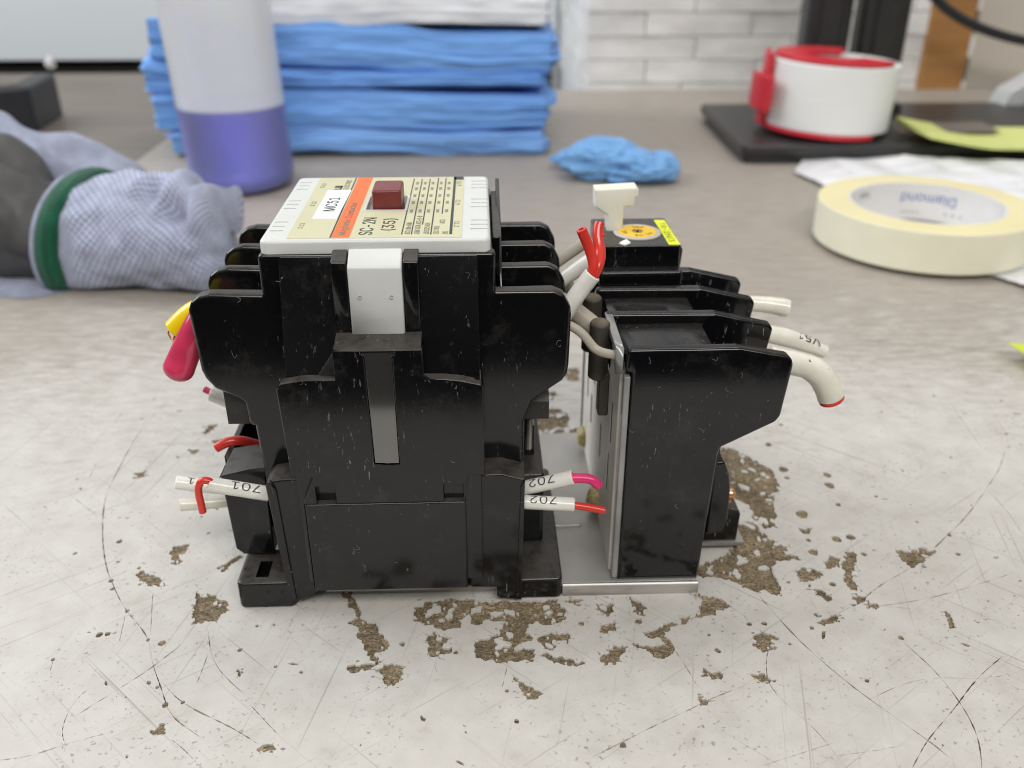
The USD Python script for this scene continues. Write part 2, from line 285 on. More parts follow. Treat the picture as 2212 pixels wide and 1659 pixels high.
mat('laminate', {
    'g': ('geometry', {}), 'sx': ('separate_xyz', {}),
    'mp': ('mapping', {'scale': (7.0, 46., 20.)}), 'wn': ('noise_texture', {'scale': 6., 'detail': 9., 'roughness': .72, 'distortion': .3}), 'wr': ('rgb_ramp', {'ramp': [(.28, (.27, .235, .195)), (.5, (.36, .318, .272)), (.72, (.455, .415, .365))]}),
    'ln': ('noise_texture', {'scale': 70., 'detail': 9., 'roughness': .74}), 'wc': ('rgb_ramp', {'ramp': [(.26, (.41, .378, .325)), (.42, (.52, .494, .447)), (.6, (.57, .547, .503)), (.76, (.615, .597, .555))]}),
    # how far the print is rubbed off: by the distance from the working edge, broken up along the grain
    'yy': ('map_range', {'from_min': .055, 'from_max': .30, 'to_min': 0., 'to_max': 1.}), 'gm': ('mapping', {'scale': (34., 110., 1.)}), 'gn': ('noise_texture', {'scale': 2.2, 'detail': 8., 'roughness': .74}), 'gb': ('map_range', {'from_min': .25, 'from_max': .75, 'to_min': -.50, 'to_max': .50}),
    'ad': ('math', {'math_type': 'add'}), 'bn2': ('noise_texture', {'scale': 9., 'detail': 3.}), 'bm': ('map_range', {'from_min': .25, 'from_max': .75, 'to_min': -.22, 'to_max': .22}), 'ad2': ('math', {'math_type': 'add'}), 'wk': ('map_range', {'range_type': 'smoothstep', 'from_min': .12, 'from_max': .86, 'clamp': True}),
    'mixw': ('mix', {}),
    # pepper specks and fine scratches
    'pn': ('noise_texture', {'scale': 560., 'detail': 4., 'roughness': .68}), 'pm': ('map_range', {'from_min': .575, 'from_max': .67, 'to_min': 0., 'to_max': .80, 'clamp': True}),
    'pc': ('noise_texture', {'scale': 38., 'detail': 3.}), 'pcm': ('map_range', {'from_min': .36, 'from_max': .62, 'clamp': True}), 'pp': ('math', {'math_type': 'multiply'}),
    'm1': ('mapping', {'mapping_type': 'texture', 'rotation': (0, 0, .62), 'scale': (0.0714286, 0.00108225, 1.)}), 'k1': ('noise_texture', {'scale': 1., 'detail': 2., 'roughness': .5}), 'q1': ('map_range', {'from_min': 0.647, 'from_max': 0.725, 'to_min': 0., 'to_max': .8*.42, 'clamp': True}),
    'm2': ('mapping', {'mapping_type': 'texture', 'rotation': (0, 0, -.75), 'scale': (0.0909091, 0.00119617, 1.)}), 'k2': ('noise_texture', {'scale': 1., 'detail': 2., 'roughness': .5}), 'q2': ('map_range', {'from_min': 0.652, 'from_max': 0.73, 'to_min': 0., 'to_max': .8*.5, 'clamp': True}),
    'm3': ('mapping', {'mapping_type': 'texture', 'rotation': (0, 0, 1.35), 'scale': (0.0833333, 0.00113636, 1.)}), 'k3': ('noise_texture', {'scale': 1., 'detail': 2., 'roughness': .5}), 'q3': ('map_range', {'from_min': 0.662, 'from_max': 0.74, 'to_min': 0., 'to_max': .8*.45, 'clamp': True}),
    'x1': ('math', {'math_type': 'maximum'}), 'x2': ('math', {'math_type': 'maximum'}), 'x3': ('math', {'math_type': 'maximum'}), 'iw': ('math', {'math_type': 'subtract', 'value1': 1.}), 'xw': ('math', {'math_type': 'multiply'}),
    'fin': ('mix', {'color2': (.17, .145, .12)}), 'rg': ('map_range', {'to_min': .42, 'to_max': .58}), 'b': ('bump', {'strength': .25, 'distance': .0003, 'invert': True}), 'p': ('principled_bsdf', {})},
    [('g.position', 'sx.vector'), ('g.position', 'mp.vector'), ('mp.vector', 'wn.vector'), ('wn.fac', 'wr.fac'), ('g.position', 'ln.vector'), ('ln.fac', 'wc.fac'),
     ('sx.y', 'yy.value'), ('g.position', 'gm.vector'), ('gm.vector', 'gn.vector'), ('gn.fac', 'gb.value'), ('yy.result', 'ad.value1'), ('gb.result', 'ad.value2'), ('g.position', 'bn2.vector'), ('bn2.fac', 'bm.value'), ('ad.value', 'ad2.value1'), ('bm.result', 'ad2.value2'), ('ad2.value', 'wk.value'),
     ('wk.result', 'mixw.fac'), ('wc.color', 'mixw.color1'), ('wr.color', 'mixw.color2'),
     ('g.position', 'pn.vector'), ('pn.fac', 'pm.value'), ('g.position', 'pc.vector'), ('pc.fac', 'pcm.value'), ('pm.result', 'pp.value1'), ('pcm.result', 'pp.value2'),
     ('g.position', 'm1.vector'), ('m1.vector', 'k1.vector'), ('k1.fac', 'q1.value'), ('g.position', 'm2.vector'), ('m2.vector', 'k2.vector'), ('k2.fac', 'q2.value'), ('g.position', 'm3.vector'), ('m3.vector', 'k3.vector'), ('k3.fac', 'q3.value'),
     ('q1.result', 'x1.value1'), ('q2.result', 'x1.value2'), ('x1.value', 'x2.value1'), ('q3.result', 'x2.value2'), ('x2.value', 'x3.value1'), ('pp.value', 'x3.value2'), ('wk.result', 'iw.value2'), ('x3.value', 'xw.value1'), ('iw.value', 'xw.value2'),
     ('mixw.color', 'fin.color1'), ('xw.value', 'fin.fac'), ('fin.color', 'p.base_color'), ('ln.fac', 'rg.value'), ('rg.result', 'p.roughness'), ('x3.value', 'b.height'), ('b.normal', 'p.normal')])
mat('chipboard', {'g': ('geometry', {}), 'm': ('mapping', {'scale': (1., 1.6, 1.), 'rotation': (0, 0, .4)}), 'n': ('noise_texture', {'scale': 560., 'detail': 4., 'roughness': .75, 'distortion': 1.4}), 'r': ('rgb_ramp', {'ramp': [(.30, (.05, .038, .025)), (.43, (.15, .115, .072)), (.55, (.29, .225, .14)), (.67, (.56, .45, .29))]}),
    'n2': ('noise_texture', {'scale': 45., 'detail': 2.}), 'nm': ('map_range', {'from_min': .3, 'from_max': .7, 'to_min': .62, 'to_max': 1.15}), 'x': ('mix', {'mix_type': 'multiply', 'fac': 1.}), 'b': ('bump', {'strength': .9, 'distance': .0006}), 'p': ('principled_bsdf', {'roughness': .85, 'specular_ior_level': .25})},
    [('g.position', 'm.vector'), ('m.vector', 'n.vector'), ('n.fac', 'r.fac'), ('g.position', 'n2.vector'), ('n2.fac', 'nm.value'), ('r.color', 'x.color1'), ('nm.result', 'x.color2'), ('x.color', 'p.base_color'), ('n.fac', 'b.height'), ('b.normal', 'p.normal')])
def brickmat(name, c):
    plain(name, c, .75, var=.10, scale=28., bump=.5, bscale=90., aniso=(1, 1, 3.))
brickmat('brick_white', (.85, .84, .82)); brickmat('brick_grey', (.82, .81, .79)); brickmat('brick_warm', (.86, .84, .80)); plain('joint', (.82, .82, .83), .9, var=.1)

#==SETTING==
# ------------------------------------------------------------------ the table: chipped laminate over chipboard
TX0, TX1, TY0, TY1 = -.304, 1.02, -.150, .921
def rough_edge(p, amp, freq, seed):
    p = p.segmentize(.0004) if hasattr(p, 'segmentize') else p
    c = np.array(p.exterior.coords)[:-1]; k = np.c_[c*freq, np.zeros(len(c))]
    d = np.stack([meshkit.fbm(k+11.3, 4, seed)-.5, meshkit.fbm(k+71.7, 4, seed+5)-.5], 1)*2*amp + np.stack([meshkit.noise(k*4.7, seed+20)-.5, meshkit.noise(k*4.7+31, seed+21)-.5], 1)*amp*.55
    q = Polygon(c+d).buffer(0)
    return max(q.geoms, key=lambda g: g.area) if isinstance(q, MultiPolygon) else q
lpx = lambda pts: [(a*.5, 1152+b*.5) for a, b in pts]
rpx = lambda pts: [(1106+a*.5, 1152+b*.5) for a, b in pts]
upx = lambda pts: [(1394.6+a*.402, 545.7+b*.402) for a, b in pts]
gpx = lambda pts: [(1000.5+a*.3107, 788.3+b*.3107) for a, b in pts]
fpx = lambda pts: [(a*.6343, 606.4+b*.6343) for a, b in pts]
chips = [lpx(q) for q in (
    [(845,265),(900,262),(985,300),(975,340),(940,360),(935,380),(830,385),(840,330)], [(580,180),(620,165),(700,200),(712,225),(690,235),(620,205)],
    [(1480,250),(1520,252),(1570,380),(1630,390),(1640,440),(1680,480),(1640,510),(1625,520),(1640,565),(1740,575),(1745,610),(1690,655),(1655,650),(1650,610),(1620,590),(1510,595),(1510,575),(1620,570),(1600,520),(1555,480),(1550,410),(1510,390),(1540,370)],
    [(1790,340),(1830,300),(1900,290),(1990,280),(2085,290),(2090,380),(2040,390),(2020,370),(1990,400),(1930,415),(1840,395),(1790,370)],
    [(1830,480),(1880,430),(1950,460),(1940,490),(1910,545),(1860,535),(1850,490)], [(750,60),(810,50),(800,80),(770,90),(790,120),(770,135),(740,110)], [(955,140),(1040,95),(1050,105),(985,150),(960,158)],
    [(650,850),(690,840),(712,860),(690,880),(660,872)], [(1125,935),(1190,910),(1180,940),(1140,948)], [(1020,590),(1045,595),(1040,625)])]
chips += [rpx(q) for q in (
    [(0,290),(190,290),(240,345),(185,390),(150,395),(120,380),(70,400),(60,430),(90,450),(40,470),(60,500),(90,510),(85,545),(0,550),(-60,560),(-150,540),(-165,500),(-150,470),(-60,440),(-20,380),(-120,370),(-130,300)],
    [(120,450),(160,430),(245,435),(240,465),(200,480),(180,500),(130,490)], [(130,520),(180,530),(250,540),(305,560),(295,575),(220,565),(160,550)], [(385,400),(440,395),(455,415),(420,440),(385,425)],
    [(435,490),(495,490),(490,505),(465,520),(470,550),(420,560),(380,550),(390,530),(425,520)],
    [(800,350),(830,275),(890,280),(940,320),(860,345),(740,385),(660,415),(650,440),(690,485),(680,520),(630,545),(590,510),(520,485),(525,475),(600,492),(660,478),(635,450),(580,445),(580,430),(620,415),(700,380),(790,352)],
    [(1035,440),(1080,425),(1120,435),(1150,455),(1120,465),(1140,490),(1090,510),(1050,490)], [(830,585),(900,605),(905,625),(860,620)], [(1045,615),(1075,605),(1105,620),(1100,635),(1050,632)],
    [(760,150),(815,140),(900,100),(960,60),(960,-10),(1020,-60),(1100,20),(1180,60),(1170,90),(1250,110),(1160,120),(1120,140),(1130,180),(1160,260),(1060,255),(1000,230),(940,200),(870,190),(800,180)],
    [(1345,120),(1380,100),(1420,115),(1400,145),(1360,155)], [(1230,165),(1290,155),(1330,180),(1300,205),(1250,200),(1240,210)], [(1280,220),(1310,230),(1390,280),(1370,290),(1310,260)],
    [(1440,85),(1490,90),(1460,180),(1500,265),(1530,280),(1490,305),(1432,190)], [(1670,85),(1750,75),(1810,95),(1760,130),(1720,145),(1690,110)], [(1540,310),(1580,310),(1575,325),(1545,322)], [(1320,385),(1400,350),(1400,380),(1350,395)],
    [(0,618),(60,660),(120,685),(115,705),(70,715),(45,720),(55,690)], [(365,305),(440,310),(405,360),(385,335)], [(505,280),(555,300),(570,350),(540,345),(525,310)], [(240,290),(300,288),(270,305)], [(770,255),(810,262),(790,280)], [(815,715),(865,718),(850,735),(825,735)], [(1870,340),(1885,345),(1915,410),(1895,405)])]
chips += [upx(q) for q in ([(405,1050),(470,1055),(540,1100),(680,1170),(720,1260),(690,1340),(690,1460),(650,1480),(590,1440),(560,1350),(500,1330),(440,1240),(380,1120)], [(1350,1600),(1500,1590),(1560,1610),(1450,1650),(1370,1640)])]
chips += [gpx(q) for q in ([(520,380),(530,320),(620,310),(700,310),(735,350),(720,440),(640,470),(560,480),(480,450)], [(710,20),(800,30),(800,100),(740,110),(690,100)], [(560,200),(620,180),(640,200),(600,250),(540,300),(520,280)], [(560,480),(800,440),(800,500),(560,500)])]
chips += [fpx(q) for q in ([(690,515),(720,490),(745,488),(730,505),(700,522)], [(722,545),(765,540),(740,555)], [(640,575),(680,580),(660,590)], [(455,655),(490,650),(495,668),(470,672)])]
dots = [(rpx([(a, b)])[0], r*.5) for a, b, r in ((1300,80,15),(1400,25,18),(1460,15,15),(1280,30,12),(1520,90,11),(1385,220,14),(890,505,15),(1200,478,8),(1295,408,10),(300,390,14),(20,812,11),(1680,452,12),(1090,390,12),(1025,392,12),(850,438,8),(545,380,16),(1925,90,9),(1890,8,9))]
dots += [(upx([(a, b)])[0], r*.402) for a, b, r in ((740,1165,28),(975,1195,22),(990,1250,26),(840,1405,32),(855,1490,32),(900,1610,26),(1025,1540,24),(1100,1530,23),(1035,1355,15),(660,1030,18),(760,1210,14),(1550,770,9),(1640,1100,8),(1240,1310,10),(1680,1620,12))]
dots += [(lpx([(a, b)])[0], r*.5) for a, b, r in ((430,438,14),(465,435,12),(700,475,16),(515,35,12),(228,545,9),(1738,478,13),(1190,575,8),(1110,400,8),(480,205,11),(485,240,10),(600,150,9),(550,335,9),(640,460,9),(715,740,15),(680,665,9),(790,730,9),(1300,600,9),(2190,680,9))]
scr = [lpx(q) for q in (
    [(440,-50),(455,120),(480,200),(545,330),(635,450),(660,560),(700,680),(740,780),(820,850),(905,905)], [(700,640),(790,730),(1000,840),(1120,915)], [(310,800),(500,680),(640,590),(790,475)], [(0,980),(130,960),(290,910),(480,860)],
    [(280,905),(270,850),(330,720),(400,660)], [(540,360),(515,470)], [(660,260),(650,440)], [(900,420),(930,560),(1050,690)], [(740,890),(800,940),(870,1014)], [(900,520),(850,650)], [(1080,740),(1230,900)], [(230,545),(215,600)], [(1880,560),(1885,600)], [(2190,580),(2170,665)], [(1230,430),(1480,400)])]
scr += [rpx(q) for q in (
    [(340,970),(500,890),(640,820),(770,760),(850,720),(1000,660)], [(1050,250),(1250,470),(1550,720),(1830,920),(1900,980)], [(1690,470),(1830,600),(1940,740),(2010,880),(2030,1014)], [(2120,530),(2000,640),(1900,770),(1800,890),(1730,1014)],
    [(1540,720),(1700,650),(1850,625),(2050,625),(2212,590)], [(1580,315),(1750,290),(1950,240),(2212,155)], [(1510,290),(1600,220),(1720,150),(1880,10)], [(1110,480),(1100,600),(1140,690),(1300,840),(1430,1000)], [(1080,1005),(1250,950),(1390,905)],
    [(1410,960),(1560,940),(1690,915)], [(700,500),(760,590),(800,660)], [(890,280),(1050,390)], [(480,450),(520,470)], [(1320,390),(1480,310)], [(1580,315),(1800,330)])]
scr += [upx(q) for q in ([(1530,1600),(1620,1520),(1720,1420),(1830,1270),(1900,1160),(1930,1060)], [(1840,1280),(1950,1400),(2033,1530)], [(1050,630),(1300,820),(1500,950)], [(1060,440),(1300,500),(1600,580),(2000,660)], [(1600,750),(1700,900),(1830,1080)], [(760,800),(860,860),(1120,850)], [(1060,800),(1250,930)])]
scr += [fpx(q) for q in ([(580,400),(480,510),(400,650),(360,740),(350,860),(355,940),(375,1020)], [(430,440),(330,540),(290,600)], [(240,730),(330,800)], [(330,620),(300,680)])]
holes = []
for i, c in enumerate(chips): holes.append(rough_edge(Polygon(PXY(c)).buffer(0).buffer(.0003), .0020, 420., i))
for i, ((X, Y), r) in enumerate(dots):
    p = PZ(X, Y); s = np.linalg.norm(PZ(X+r, Y)-p); a = np.linspace(0, 2*math.pi, 22, endpoint=False)
    holes.append(rough_edge(Polygon(np.c_[p[0]+s*np.cos(a), p[1]+1.15*s*np.sin(a)]), s*.42, .8/s, 100+i))
for i, c in enumerate(scr):
    q = spline(np.array([PZ(*k)[:2] for k in c]), 14*len(c)); t = np.linspace(0, 1, len(q)); w0 = .00019 if i in (0, 1, 2, 3, 15, 16, 17, 18, 20, 21, 30, 37) else .00011
    w = w0*np.clip(2.6*meshkit.fbm(np.c_[t*len(q)*.45, t*0, t*0], 3, 200+i)-.75, .12, 1.5)*np.minimum(1, np.minimum(t, 1-t)*9+.15)
    tg = np.gradient(q, axis=0); tg /= np.linalg.norm(tg, axis=1, keepdims=True); nn = np.c_[-tg[:, 1], tg[:, 0]]
    holes.append(Polygon(np.vstack([q+nn*w[:, None], (q-nn*w[:, None])[::-1]])).buffer(0))
def random_chips():
    out = []
    for k in range(620):
        x, y = RNG.uniform(-.30, .36), RNG.uniform(-.12, .16); s = abs(RNG.normal(0, 1))**1.6*.00030+.00012
        a = np.linspace(0, 2*math.pi, 9, endpoint=False); r = s*(.55+.6*RNG.random(9)); st = 1+2.2*RNG.random()**3; th = RNG.uniform(0, math.pi)
        p = np.c_[r*np.cos(a)*st, r*np.sin(a)]; R = np.array([[math.cos(th), -math.sin(th)], [math.sin(th), math.cos(th)]]); out.append(Polygon(p@R.T+[x, y]).buffer(0))
    return out
def crumbs():
    out = []
    for hpoly in holes[:len(chips)]:
        b = hpoly.exterior; n = int(min(16, 3+b.length/.006))
        for k in range(n):
            p = b.interpolate(RNG.random(), normalized=True); s = .00018+.00055*RNG.random()**3; o = RNG.normal(0, .0011, 2); a = np.linspace(0, 2*math.pi, 9, endpoint=False); r = s*(.5+.8*RNG.random(9))
            out.append(Polygon(np.c_[p.x+o[0]+r*np.cos(a)*1.5, p.y+o[1]+r*np.sin(a)]).buffer(0))
    return out
def islands():
    out = []
    for hpoly in holes[:len(chips)]:
        if hpoly.area < 1.6e-5: continue
        x0, y0, x1, y1 = hpoly.bounds
        for k in range(int(hpoly.area/1.15e-5)):
            x, y = RNG.uniform(x0, x1), RNG.uniform(y0, y1); s = .0003+.0012*RNG.random()**2.2; a = np.linspace(0, 2*math.pi, 15, endpoint=False); r = s*(.45+.9*RNG.random(15)); r = (r+np.roll(r, 1))/2; th = RNG.uniform(0, 3.1)
            p = np.c_[r*np.cos(a)*(1+1.2*RNG.random()), r*np.sin(a)]; M = np.array([[math.cos(th), -math.sin(th)], [math.sin(th), math.cos(th)]]); out.append(Polygon(p@M.T+[x, y]).buffer(0))
    return unary_union(out)
hole = unary_union(holes).difference(islands()); hole = unary_union([hole]+random_chips()+crumbs()).buffer(0)
top = sbox(TX0, TY0, TX1, TY1).difference(hole)
if isinstance(top, MultiPolygon):
    top = MultiPolygon([g for g in top.geoms if g.area > 1.2e-7])
table = thing('table', 'long grey wood laminate work table, worn pale and chipped down to brown chipboard', 'table', (0, .4, 0))
part(table, 'laminate_top', prism(top, -.0006, 0.), 'laminate', smooth=False)
part(table, 'chipboard_core', box(TX0, TX1, TY0, TY1, -.025, -.0006), 'chipboard', smooth=False)
# second table on the left, its grain a shade browner
t2 = thing('second_table', 'darker brown wood table standing against the left end of the work table', 'table', (-.8, .6, 0))
part(t2, 'tabletop', rbox(-1.6, -.307, -.2, PZ(150, 156)[1], -.027, -.0015, .001), 'dark_wood')
# wall behind
wall = thing('brick_wall', 'white wall clad with long thin split-face bricks', 'wall', (.3, 1., 0))
part(wall, 'mortar_bed', box(.127, .62, .934, 1.6, -.3, .46), 'joint', smooth=False)
bm = ['brick_white', 'brick_grey', 'brick_warm']; zc = -.018; row = 0
def brickmesh(x0, x1, y0, y1, z0, z1, seed):
    m = box(x0, x1, y0, y1, z0, z1).subdivide().subdivide(); v = np.asarray(m.vertices)
    n = meshkit.noise(v*55+seed*3.7, seed); front = (v[:, 1] < y0+1e-5); side = (v[:, 0] < x0+1e-5)
    v[front, 1] -= (.0035*n)[front]; v[:, 2] += .0006*(meshkit.noise(v*40+seed, seed+1)-.5); m.vertices = v; return m
while zc < .33:
    hgt = .0268; x = .128 - (.06 if row % 2 else .0) ; k = 0
    while x < .545:
        ln = .125+RNG.uniform(-.012, .012); x1 = min(x+ln, .60); xs = max(x, .128)
        if x1-xs > .012: part(wall, 'brick', brickmesh(xs+.0007, x1-.0007, .920-RNG.uniform(0, .004), .936, zc+.0005, zc+hgt-.0006, row*50+k), bm[(row*3+k*2+RNG.integers(0, 2)) % 3], smooth=False)
        x = x1; k += 1
    y = .936
    for kk in range(5):       # the return of the corner
        y1 = y+.11+RNG.uniform(-.01, .01); m = box(.1255-RNG.uniform(0, .003), .130, y+.0007, y1-.0007, zc+.0007, zc+hgt-.0009); part(wall, 'brick', m, bm[(row+kk) % 3], smooth=False); y = y1
    zc += hgt; row += 1
pw = PY(1978, 190, .915); pw2 = PY(2072, 190, .915)
post = thing('wood_post', 'upright orange brown wooden board against the wall beside the brick cladding', 'post', (pw[0], .9, 0))
part(post, 'board', rbox(pw[0], pw2[0], .910, .9195, -.3, .5, .002), 'orange_wood')
cw = thing('plaster_wall', 'plain cream wall right of the wooden board', 'wall', (1.2, 1., 0))
part(cw, 'wall_face', box(.6015, 2.6, .9225, 1.1, -.3, 1.), 'cream_wall', smooth=False)
pl = PY(290, 128, 1.25)
pn = thing('white_cabinet', 'large plain white cabinet side behind the left table and blue cloths', 'cabinet', (-.4, 1.27, 0))
part(pn, 'side_panel', rbox(-1.9, .118, 1.2372, 1.262, pl[2], .7, .002), 'panel_white')
part(pn, 'gap_shade_strip', box(-1.9, .114, 1.262, 1.29, -.3, pl[2]+.01), 'gap_dark', smooth=False)  # dark strip: shade of the gap under the panel put into the colour
sc = PZ(112, 150, -.0015)
scrap = crumple((sc[0], sc[1], .0055), (.005, .005, .0085), 31, .5, 2., 3, floor=-.0014)
part(WORLD, 'paper_scrap', scrap, 'core_card', smooth=True); tag('/World/paper_scrap', 'small pale crumpled scrap lying below the white cabinet side', 'paper scrap')

#==CONTACTOR==
# ------------------------------------------------------------------ the motor starter: contactor, overload relay and their plate
S = thing('motor_starter', 'used black magnetic contactor and overload relay on one steel plate with cut wires', 'motor starter', (0, .03, 0))
BP, RP = 'black_plastic', 'black_relay_plastic'
# body of the contactor
wingL = [(567,637),(449,636),(425,642),(410,655),(405,672),(406,680),(434,803),(443,820),(465,842),(515,862),(527.5,871)]
wingR = [(1150,868),(1181,846),(1215,824),(1226,807),(1229,788),(1234.5,683),(1233,665),(1218,637),(1195,627),(1071,630)]
xs0, xs1 = -.0612, .0036
left_side = [(-.0612, .1152), (-.0612, PY(567,637,0)[2])] + PXZ(wingL[1:], 0) + [tuple(PY(538.5,915,0)[[0,2]]), tuple(PY(550.5,921,0)[[0,2]]), tuple(PY(561.5,974,0)[[0,2]]), (-.067, .012)]
right_side = [(.0105, .012), tuple(PY(1131,990,0)[[0,2]]), tuple(PY(1131,915,0)[[0,2]])] + PXZ(wingR[:-1], 0) + [(.0036, PY(1071,630,0)[2]), (.0036, .1152)]
front_plate = rounded(left_side+right_side, .0016, 4)
body = S and part(S, 'contactor_body', cat([prism(front_plate, 0., .0042, 'y', .0013, .0005),
    prism(rounded([(-.0606, .1150), (.0030, .1150), (.0030, .060), (.0098, .050), (.0098, .012), (-.0664, .012), (-.0664, .053), (-.0606, .060)], .001), .0035, .0655, 'y', 0, .001)]), BP)
for y in (.0205, .0405, .0605):
    for side, w in (('L', wingL), ('R', wingR)):
        q = PXZ(w, 0); xin = -.0600 if side == 'L' else .0025
        q = [(xin, q[0][1])] + (q[1:] if side == 'L' else q[:-1]) + [(xin, q[-1][1])]
        part(body, 'barrier_fin', prism(rounded(q, .0022, 5), y, y+.0038, 'y', .0013, .0009), BP)
for y0 in (.0046, .0246, .0446):   # sloping terminal floors between the barrier fins
    for x0, x1 in ((-.0775, -.0612), (.0037, .0195)):
        part(body, 'terminal_floor', prism([(y0, .060), (y0, .078 if x0 < 0 else .066), (y0+.0155, .091 if x0 < 0 else .080), (y0+.0155, .060)], x0, x1, 'x'), 'dusty_plastic')
# shoulder behind the lower panel
slope = [(.001, .013), (-.0125, .013), (-.0125, .0826), (-.0094, .0831), (-.0012, .1145), (.001, .1145)]
part(body, 'shoulder', prism(slope, -.0552, -.0012, 'x', .0004, .0004), BP)
part(body, 'shoulder', prism([(-.0405, .0832), (-.0462, .0832), (-.0405, .0915)], -.0118, -.002, 'y'), 'dusty_plastic')
# lower panel with the long inspection window
z7 = lambda a, b: tuple(PY(576+.2558*a, 667+.2558*b, -.015)[[0, 2]])
z3 = lambda a, b, y=-.015: tuple(PY(363.8+.4386*a, 909.5+.4386*b, y)[[0, 2]])
panel = Polygon([(-.0407, .0931), (-.0407, .0843), z7(300, 608), z7(110, 640), z7(78, 690), z7(205, 1400), z3(712, 280), (-.0535, .0437), (-.0064, .0437), z3(1478, 262), (-.0003, .0525), (-.0003, .0818), z7(1800, 640), z7(1640, 608), (-.0116, .0842), (-.0167, .0842), (-.0167, .0929)]).buffer(0)
win = Polygon([(-.0332, .0931), (-.0332, .0911), (-.0324, .0911), (-.0318, .0571), (-.0246, .0569), (-.0248, .0909), (-.0239, .0909), (-.0239, .0931)])
wz = win.buffer(.00015)
pcut = panel.difference(Polygon([(-.0332, .0945), (-.0332, .0911), (-.0324, .0911), (-.0318, .0571), (-.0246, .0569), (-.0248, .0909), (-.0239, .0909), (-.0239, .0945)]))
for hx0, hx1 in ((-.0494, -.0438), (-.0123, -.0066)): pcut = pcut.difference(sbox(hx0, .0436, hx1, .0497))
pan = part(S, 'front_panel', prism(pcut, -.015, -.0115, 'y', .0004), BP)
part(pan, 'panel_backing', cat([box(-.0555, -.0010, -.0112, -.004, .053, .0815), box(-.0404, -.0170, -.0112, -.002, .0815, .0927), box(-.0525, -.0070, -.0090, -.004, .0440, .053)]), 'dusty_plastic', smooth=False)
wn_ = part(pan, 'inspection_window', prism(win.buffer(-.00012), -.0146, -.0113, 'y', .0002), 'window_plastic')
lowp = part(S, 'lower_cover', rbox(-.0532, -.0060, -.0149, -.004, .0112, .0434, .0004), BP)
part(lowp, 'side_rib', cat([rbox(-.0537, -.0533, -.0146, -.006, .0115, .043, .0001)]), BP)
# ledge of the column under the latch, guides, latch
part(body, 'column_cap', prism([(-.0150, .0927), (-.0150, .0929), (-.0068, .0946), (.001, .0946), (.001, .0885), (-.0112, .0885), (-.0112, .0927)], -.0405, -.0170, 'x'), BP)
for x0, x1 in ((-.0406, -.0364), (-.0213, -.0172)):
    part(body, 'latch_guide', prism([(.001, .0940), (-.0062, .0935), (-.0060, .1142), (-.0052, .1150), (-.0006, .1163), (.001, .1163)], x0, x1, 'x', .0004, .0004), BP)
lt = prism([(-.0003, .0936), (-.0073, .0933), (-.0070, .1130), (-.0066, .1140), (-.0010, .1168), (-.0003, .1168)], -.0361, -.0216, 'x', .0006, .0006)
latch = part(S, 'latch', lt, 'white_plastic')
for X, Y in ((777, 642), (846, 641)):
    p = PY(X, Y, -.0072); part(latch, 'dent', cat([prism(Point(p[0], p[2]).buffer(.00055).difference(Point(p[0]+.00008, p[2]+.0001).buffer(.00036)), -.0075, -.0068, 'y')]), 'dial_grey')
# top cover with its label
cov = prism(rounded([(-.0603, .0003), (.0023, .0003), (.0023, .0656), (-.0603, .0656)], .0022, 6), .1149, .1190, 'z', .0004, .0011, 4)
grooves = []
for a, b in ((8.9, 3.9), (12.75, 0), (16.75, 0), (30.0, 0), (34.2, 0), (38.1, 0), (50.9, 0), (55.1, 0), (58.9, 0)):
    y = a/1000; grooves += [box(-.0588, -.0552, y-.00048, y+.00048, .1180, .121), box(-.0032, .0040, y-.00048, y+.00048, .1180, .121)]
cov = cut(cov, box(-.0343, -.0226, .0265, .0412, .1165, .121), *grooves)
cover = part(S, 'top_cover', cov, 'white_plastic', smooth=28)
hole_b = sbox(-.0343, .0265, -.0226, .0412)
zl = .1190
lab = part(cover, 'rating_label', prism(Polygon([(-.0530, .0017), (-.0056, .0013), (-.0056, .0640), (-.0530, .0640)]).difference(hole_b), zl, zl+.00012), 'label_beige', smooth=False)
UPX, UPY = (0, 1, 0), (-1, 0, 0)      # lettering runs away from the viewer, its feet to the right
items = {'label_beige': [], 'label_white': [], 'label_orange': [], 'ink': [], 'ink_grey': []}
z2_, z3_ = zl+.00012, zl+.00024
items['label_orange'].append(prism([(-.0409, .0019), (-.0361, .0019), (-.0358, .0638), (-.0405, .0638)], z2_, z2_+.0001))
items['ink'].append(box(-.0414, -.0410, .0019, .0638, z2_, z2_+.00008))
items['label_white'].append(prism([(-.0487, .0189), (-.0416, .0187), (-.0410, .0486), (-.0484, .0488)], z2_, z2_+.00018))
T = lambda s, xb, y0, h, ln, z=z2_, bold=False: place(text(s, h, .00008, bold, ln), (xb, y0, z), UPX, UPY)
items['ink'] += [T('MC51', -.0433, .0258, .0034, .0140, z2_+.00018), T('SC-2N', -.0302, .0040, .0037, .0156), T('(35)', -.0246, .0077, .0034, .0108)]
items['ink_grey'] += [T('Magnetic Contactor', -.0375, .0038, .0019, .0310, z2_+.0001), T('ELECTRIC', -.0423, .0500, .0016, .0110)]
for y0, s in ((.0102, '1 L1'), (.0317, '3 L2'), (.0522, '5 L3')): items['ink_grey'].append(T(s, -.0501, y0, .0014, .0048))
for y0, s in ((.0101, '2 T1'), (.0317, '4 T2'), (.0530, '6 T3')): items['ink_grey'].append(T(s, -.0064, y0, .0015, .0052))
items['ink'].append(cat([box(-.0468, -.0444, .0496, .0500, z2_, z2_+.00008), box(-.0468, -.0444, .0515, .0522, z2_, z2_+.00008), box(-.0468, -.0444, .0528, .0540, z2_, z2_+.00008), box(-.0449, -.0444, .0496, .0540, z2_, z2_+.00008)]))
